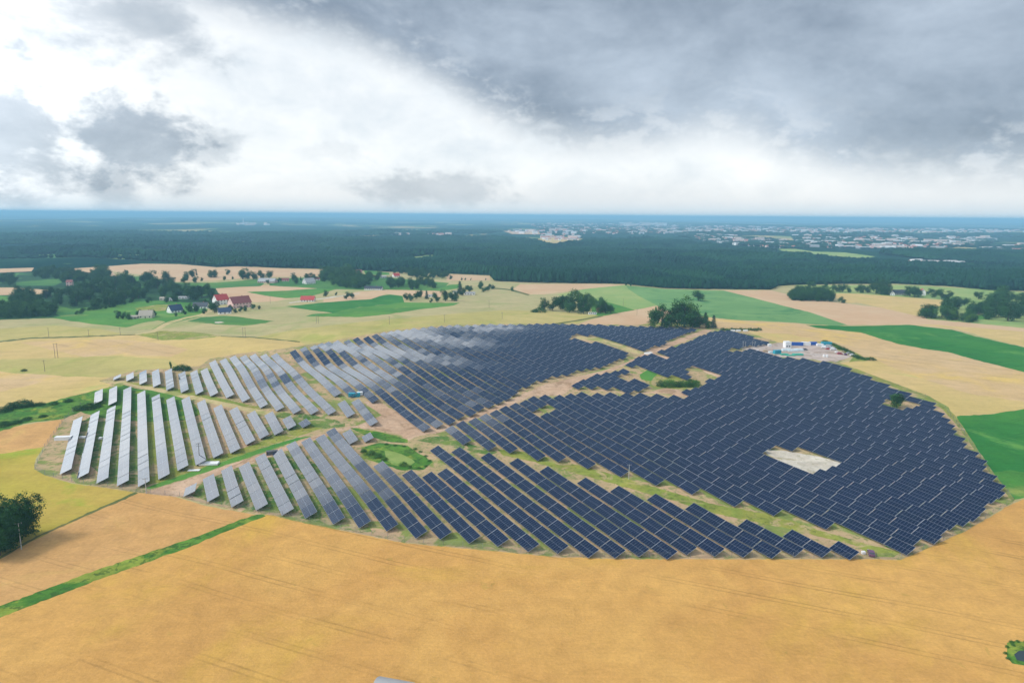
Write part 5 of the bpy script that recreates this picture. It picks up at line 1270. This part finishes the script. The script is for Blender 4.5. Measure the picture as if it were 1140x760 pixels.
for i, (x, y, l, w, h, m, lb) in enumerate([(875, 390.6, 7, 3, 1.7, M_FILM, 'film-wrapped stack left in the row behind the green mats'), (882, 391, 8, 3, 1.5, M_FILM, 'film-wrapped stack in the middle behind the green mats'), (889, 390.6, 7, 3, 1.6, M_FILM, 'film-wrapped stack right in the row behind the green mats'),
     (873, 395.2, 6, 2.6, 1.1, M_CG, 'low green stack next to the teal container'), (880, 396, 7, 2.4, .8, M_CG, 'low green stack in the middle of the front edge'), (888, 395.4, 8, 3, 1.2, M_CG, 'low green stack at the right of the front edge'),
     (852, 391.4, 3, 2, 1.2, M_PAL, 'brown crate stack at the left arm of the yard'), (858, 393, 3, 2, 1.4, M_FILM, 'pale stack left of the teal corner container'), (843, 391, 2.4, 1.6, 1.0, M_CW, 'white bundle by the two masts'), (848, 393, 2, 2, .9, M_CR, 'red bundle on the left arm of the yard'),
     (862, 395.6, 3, 1.6, .8, M_PAL, 'plank stack in front of the teal corner container'), (931, 392.5, 2, 1.5, 1, M_CW, 'white bundle by the dark red car'), (938, 392, 2.5, 1.5, 1, M_PAL, 'brown bundle behind the dark red car'), (917, 397.5, 1.4, 1.4, 2.0, M_CW, 'left of two slim white crates at the yard\'s near edge'), (920.5, 397.8, 1.4, 1.4, 2.0, M_CW, 'right of two slim white crates at the yard\'s near edge')]):
    stack(x, y, lb, l, w, h, m)
container(71, 489.2, 'long white container lying left of the first grey row', M_CW, 7.5, 0.15, 2.3, 1.7, 'container', 'container', None)
for i, (x, y, s) in enumerate([(90.5, 487.8, 1.6), (94, 488, 1.4), (112, 489, 1.5)]): stack(x, y, f'{ordinal(i + 1)} small white bundle from the left among the grey rows', s, s, 1.0, M_CW)
stack(233, 516.6, 'white stack of slabs on the grass below the grey rows', 8, 3.5, 0.7, M_CW); stack(216, 523.6, 'thin pale sheets lying at the green strip', 5, 2, .3, M_CW)
container(303, 505.5, 'dark grey cabin at the upper end of a front row', M_CAB, 5.0, 0.35, 2.2, 1.8, 'cabin', 'cabin', None)
container(394.5, 441.2, 'teal transformer cabin where the short rows start', M_CT, 6.5, 0.1, 2.5, 2.2, 'cabin', 'transformer_cabin', None)
container(400.5, 439.6, 'white cabin beside the teal transformer cabin', M_CW, 3.4, 0.1, 2.2, 2.0, 'cabin', 'cabin', None)
car(969.5, 617, 'small plum coloured car parked beyond the last front table', M_PUR, 'car', 1.25, None)
stack(961, 616.5, 'small white crate behind the car at the near edge', 1.3, 1.0, 0.9, M_CW)
for i, (x, y) in enumerate([(657.5, 350), (661.5, 350)]):
    container(x, y, ['left', 'right'][i] + ' white caravan at the right end of the wood island', M_CW, 4.6, 0.1, 2.2, 2.2, 'caravan', 'caravan', 'caravans by the wood island', True)
for i, x in enumerate((816, 822, 830)): stack(x, 368.9, f'{ordinal(i + 1)} white bundle from the left by the low hedge', 4, 2, 1.4, M_CW)
# grey shed whose roof shows at the bottom edge
def shed():
    g = G(438, 773); e = empty('shed', g, R(-14))
    b = MB(); b.box(-4.2, 4.2, -2.2, 2.2, -0.3, 2.3); b.build('wall', M_GREYW, e)
    prof = [(-2.45, 2.2)] + [(-2.45 + 4.9 * k / 12, 2.3 + 0.95 * math.sin(math.pi * k / 12)) for k in range(13)] + [(2.45, 2.2)]
    r = MB(); r.prism(prof, -4.45, 4.45); r.build('roof', M_RGREY, e)
    d = MB(); d.box(-1, 1, -2.23, -2.19, 0, 2.0); d.build('door', M_CAB, e)
    tag(e, 'grey shed whose rounded roof peeps in at the bottom edge', 'shed')
shed()
# ------------------------------------------------------------------ perimeter fence
M_WIRE = simple('fence_wire', (0.16, 0.17, 0.16), 0.7)
def fence():
    line = [(1128,558),(1080,587),(1040,606),(1003,621.6),(975,620.8),(860,620.5),(700,620.5),(620,618.5),(560,612.5),(450,602.5),(345,581.5),(300,571.5),(230,561),(200,552.5),(152,546.8),(120,542),(80,536),(50,528),(39,521.5),(50,498),(72,467),(90,451)]
    line2 = [(1128,558),(1105,530),(1085,500),(1068,475),(1052,455),(1030,442),(1000,431),(960,417),(930,405)]
    e = empty('perimeter_fence', G(620, 618.5)); org = e.location.copy()
    posts = []; w = MB()
    for ln in (line, line2):
        g = ground([p[0] for p in ln], [p[1] for p in ln]); prev = None
        for a, b in zip(g[:-1], g[1:]):
            n = max(1, int(np.linalg.norm(b - a) / 6))
            for k in range(n + 1):
                p = a + (b - a) * k / n; q = Vector((p[0], p[1], float(hgt(*p)))) - org
                if prev is not None and (q - prev).length < 0.1: continue
                posts.append(q)
                if prev is not None:
                    for z in (0.1, 0.45, 0.8, 1.15, 1.5, 1.85): w.bar(prev + Vector((0, 0, z)), q + Vector((0, 0, z)), 0.022, n=3)
                prev = q
    w.build('wire_mesh', M_WIRE, e)
    posts.sort(key=lambda q: (q + org).length)
    pm = MB(); pm.bar((0, 0, -.3), (0, 0, 2.05), 0.06, n=6); pmm = pm.mesh('post', M_STEEL)
    for q in posts[:100]: o = link('post', pmm, e); o.location = q
    r = MB()
    for q in posts[100:]: r.bar(q + Vector((0, 0, -.3)), q + Vector((0, 0, 2.05)), 0.06, n=5)
    o = r.build('distant_posts', M_STEEL, e); o['kind'] = 'stuff'
    tag(e, 'thin grey wire fence running round the edge of the solar farm', 'fence')
fence()
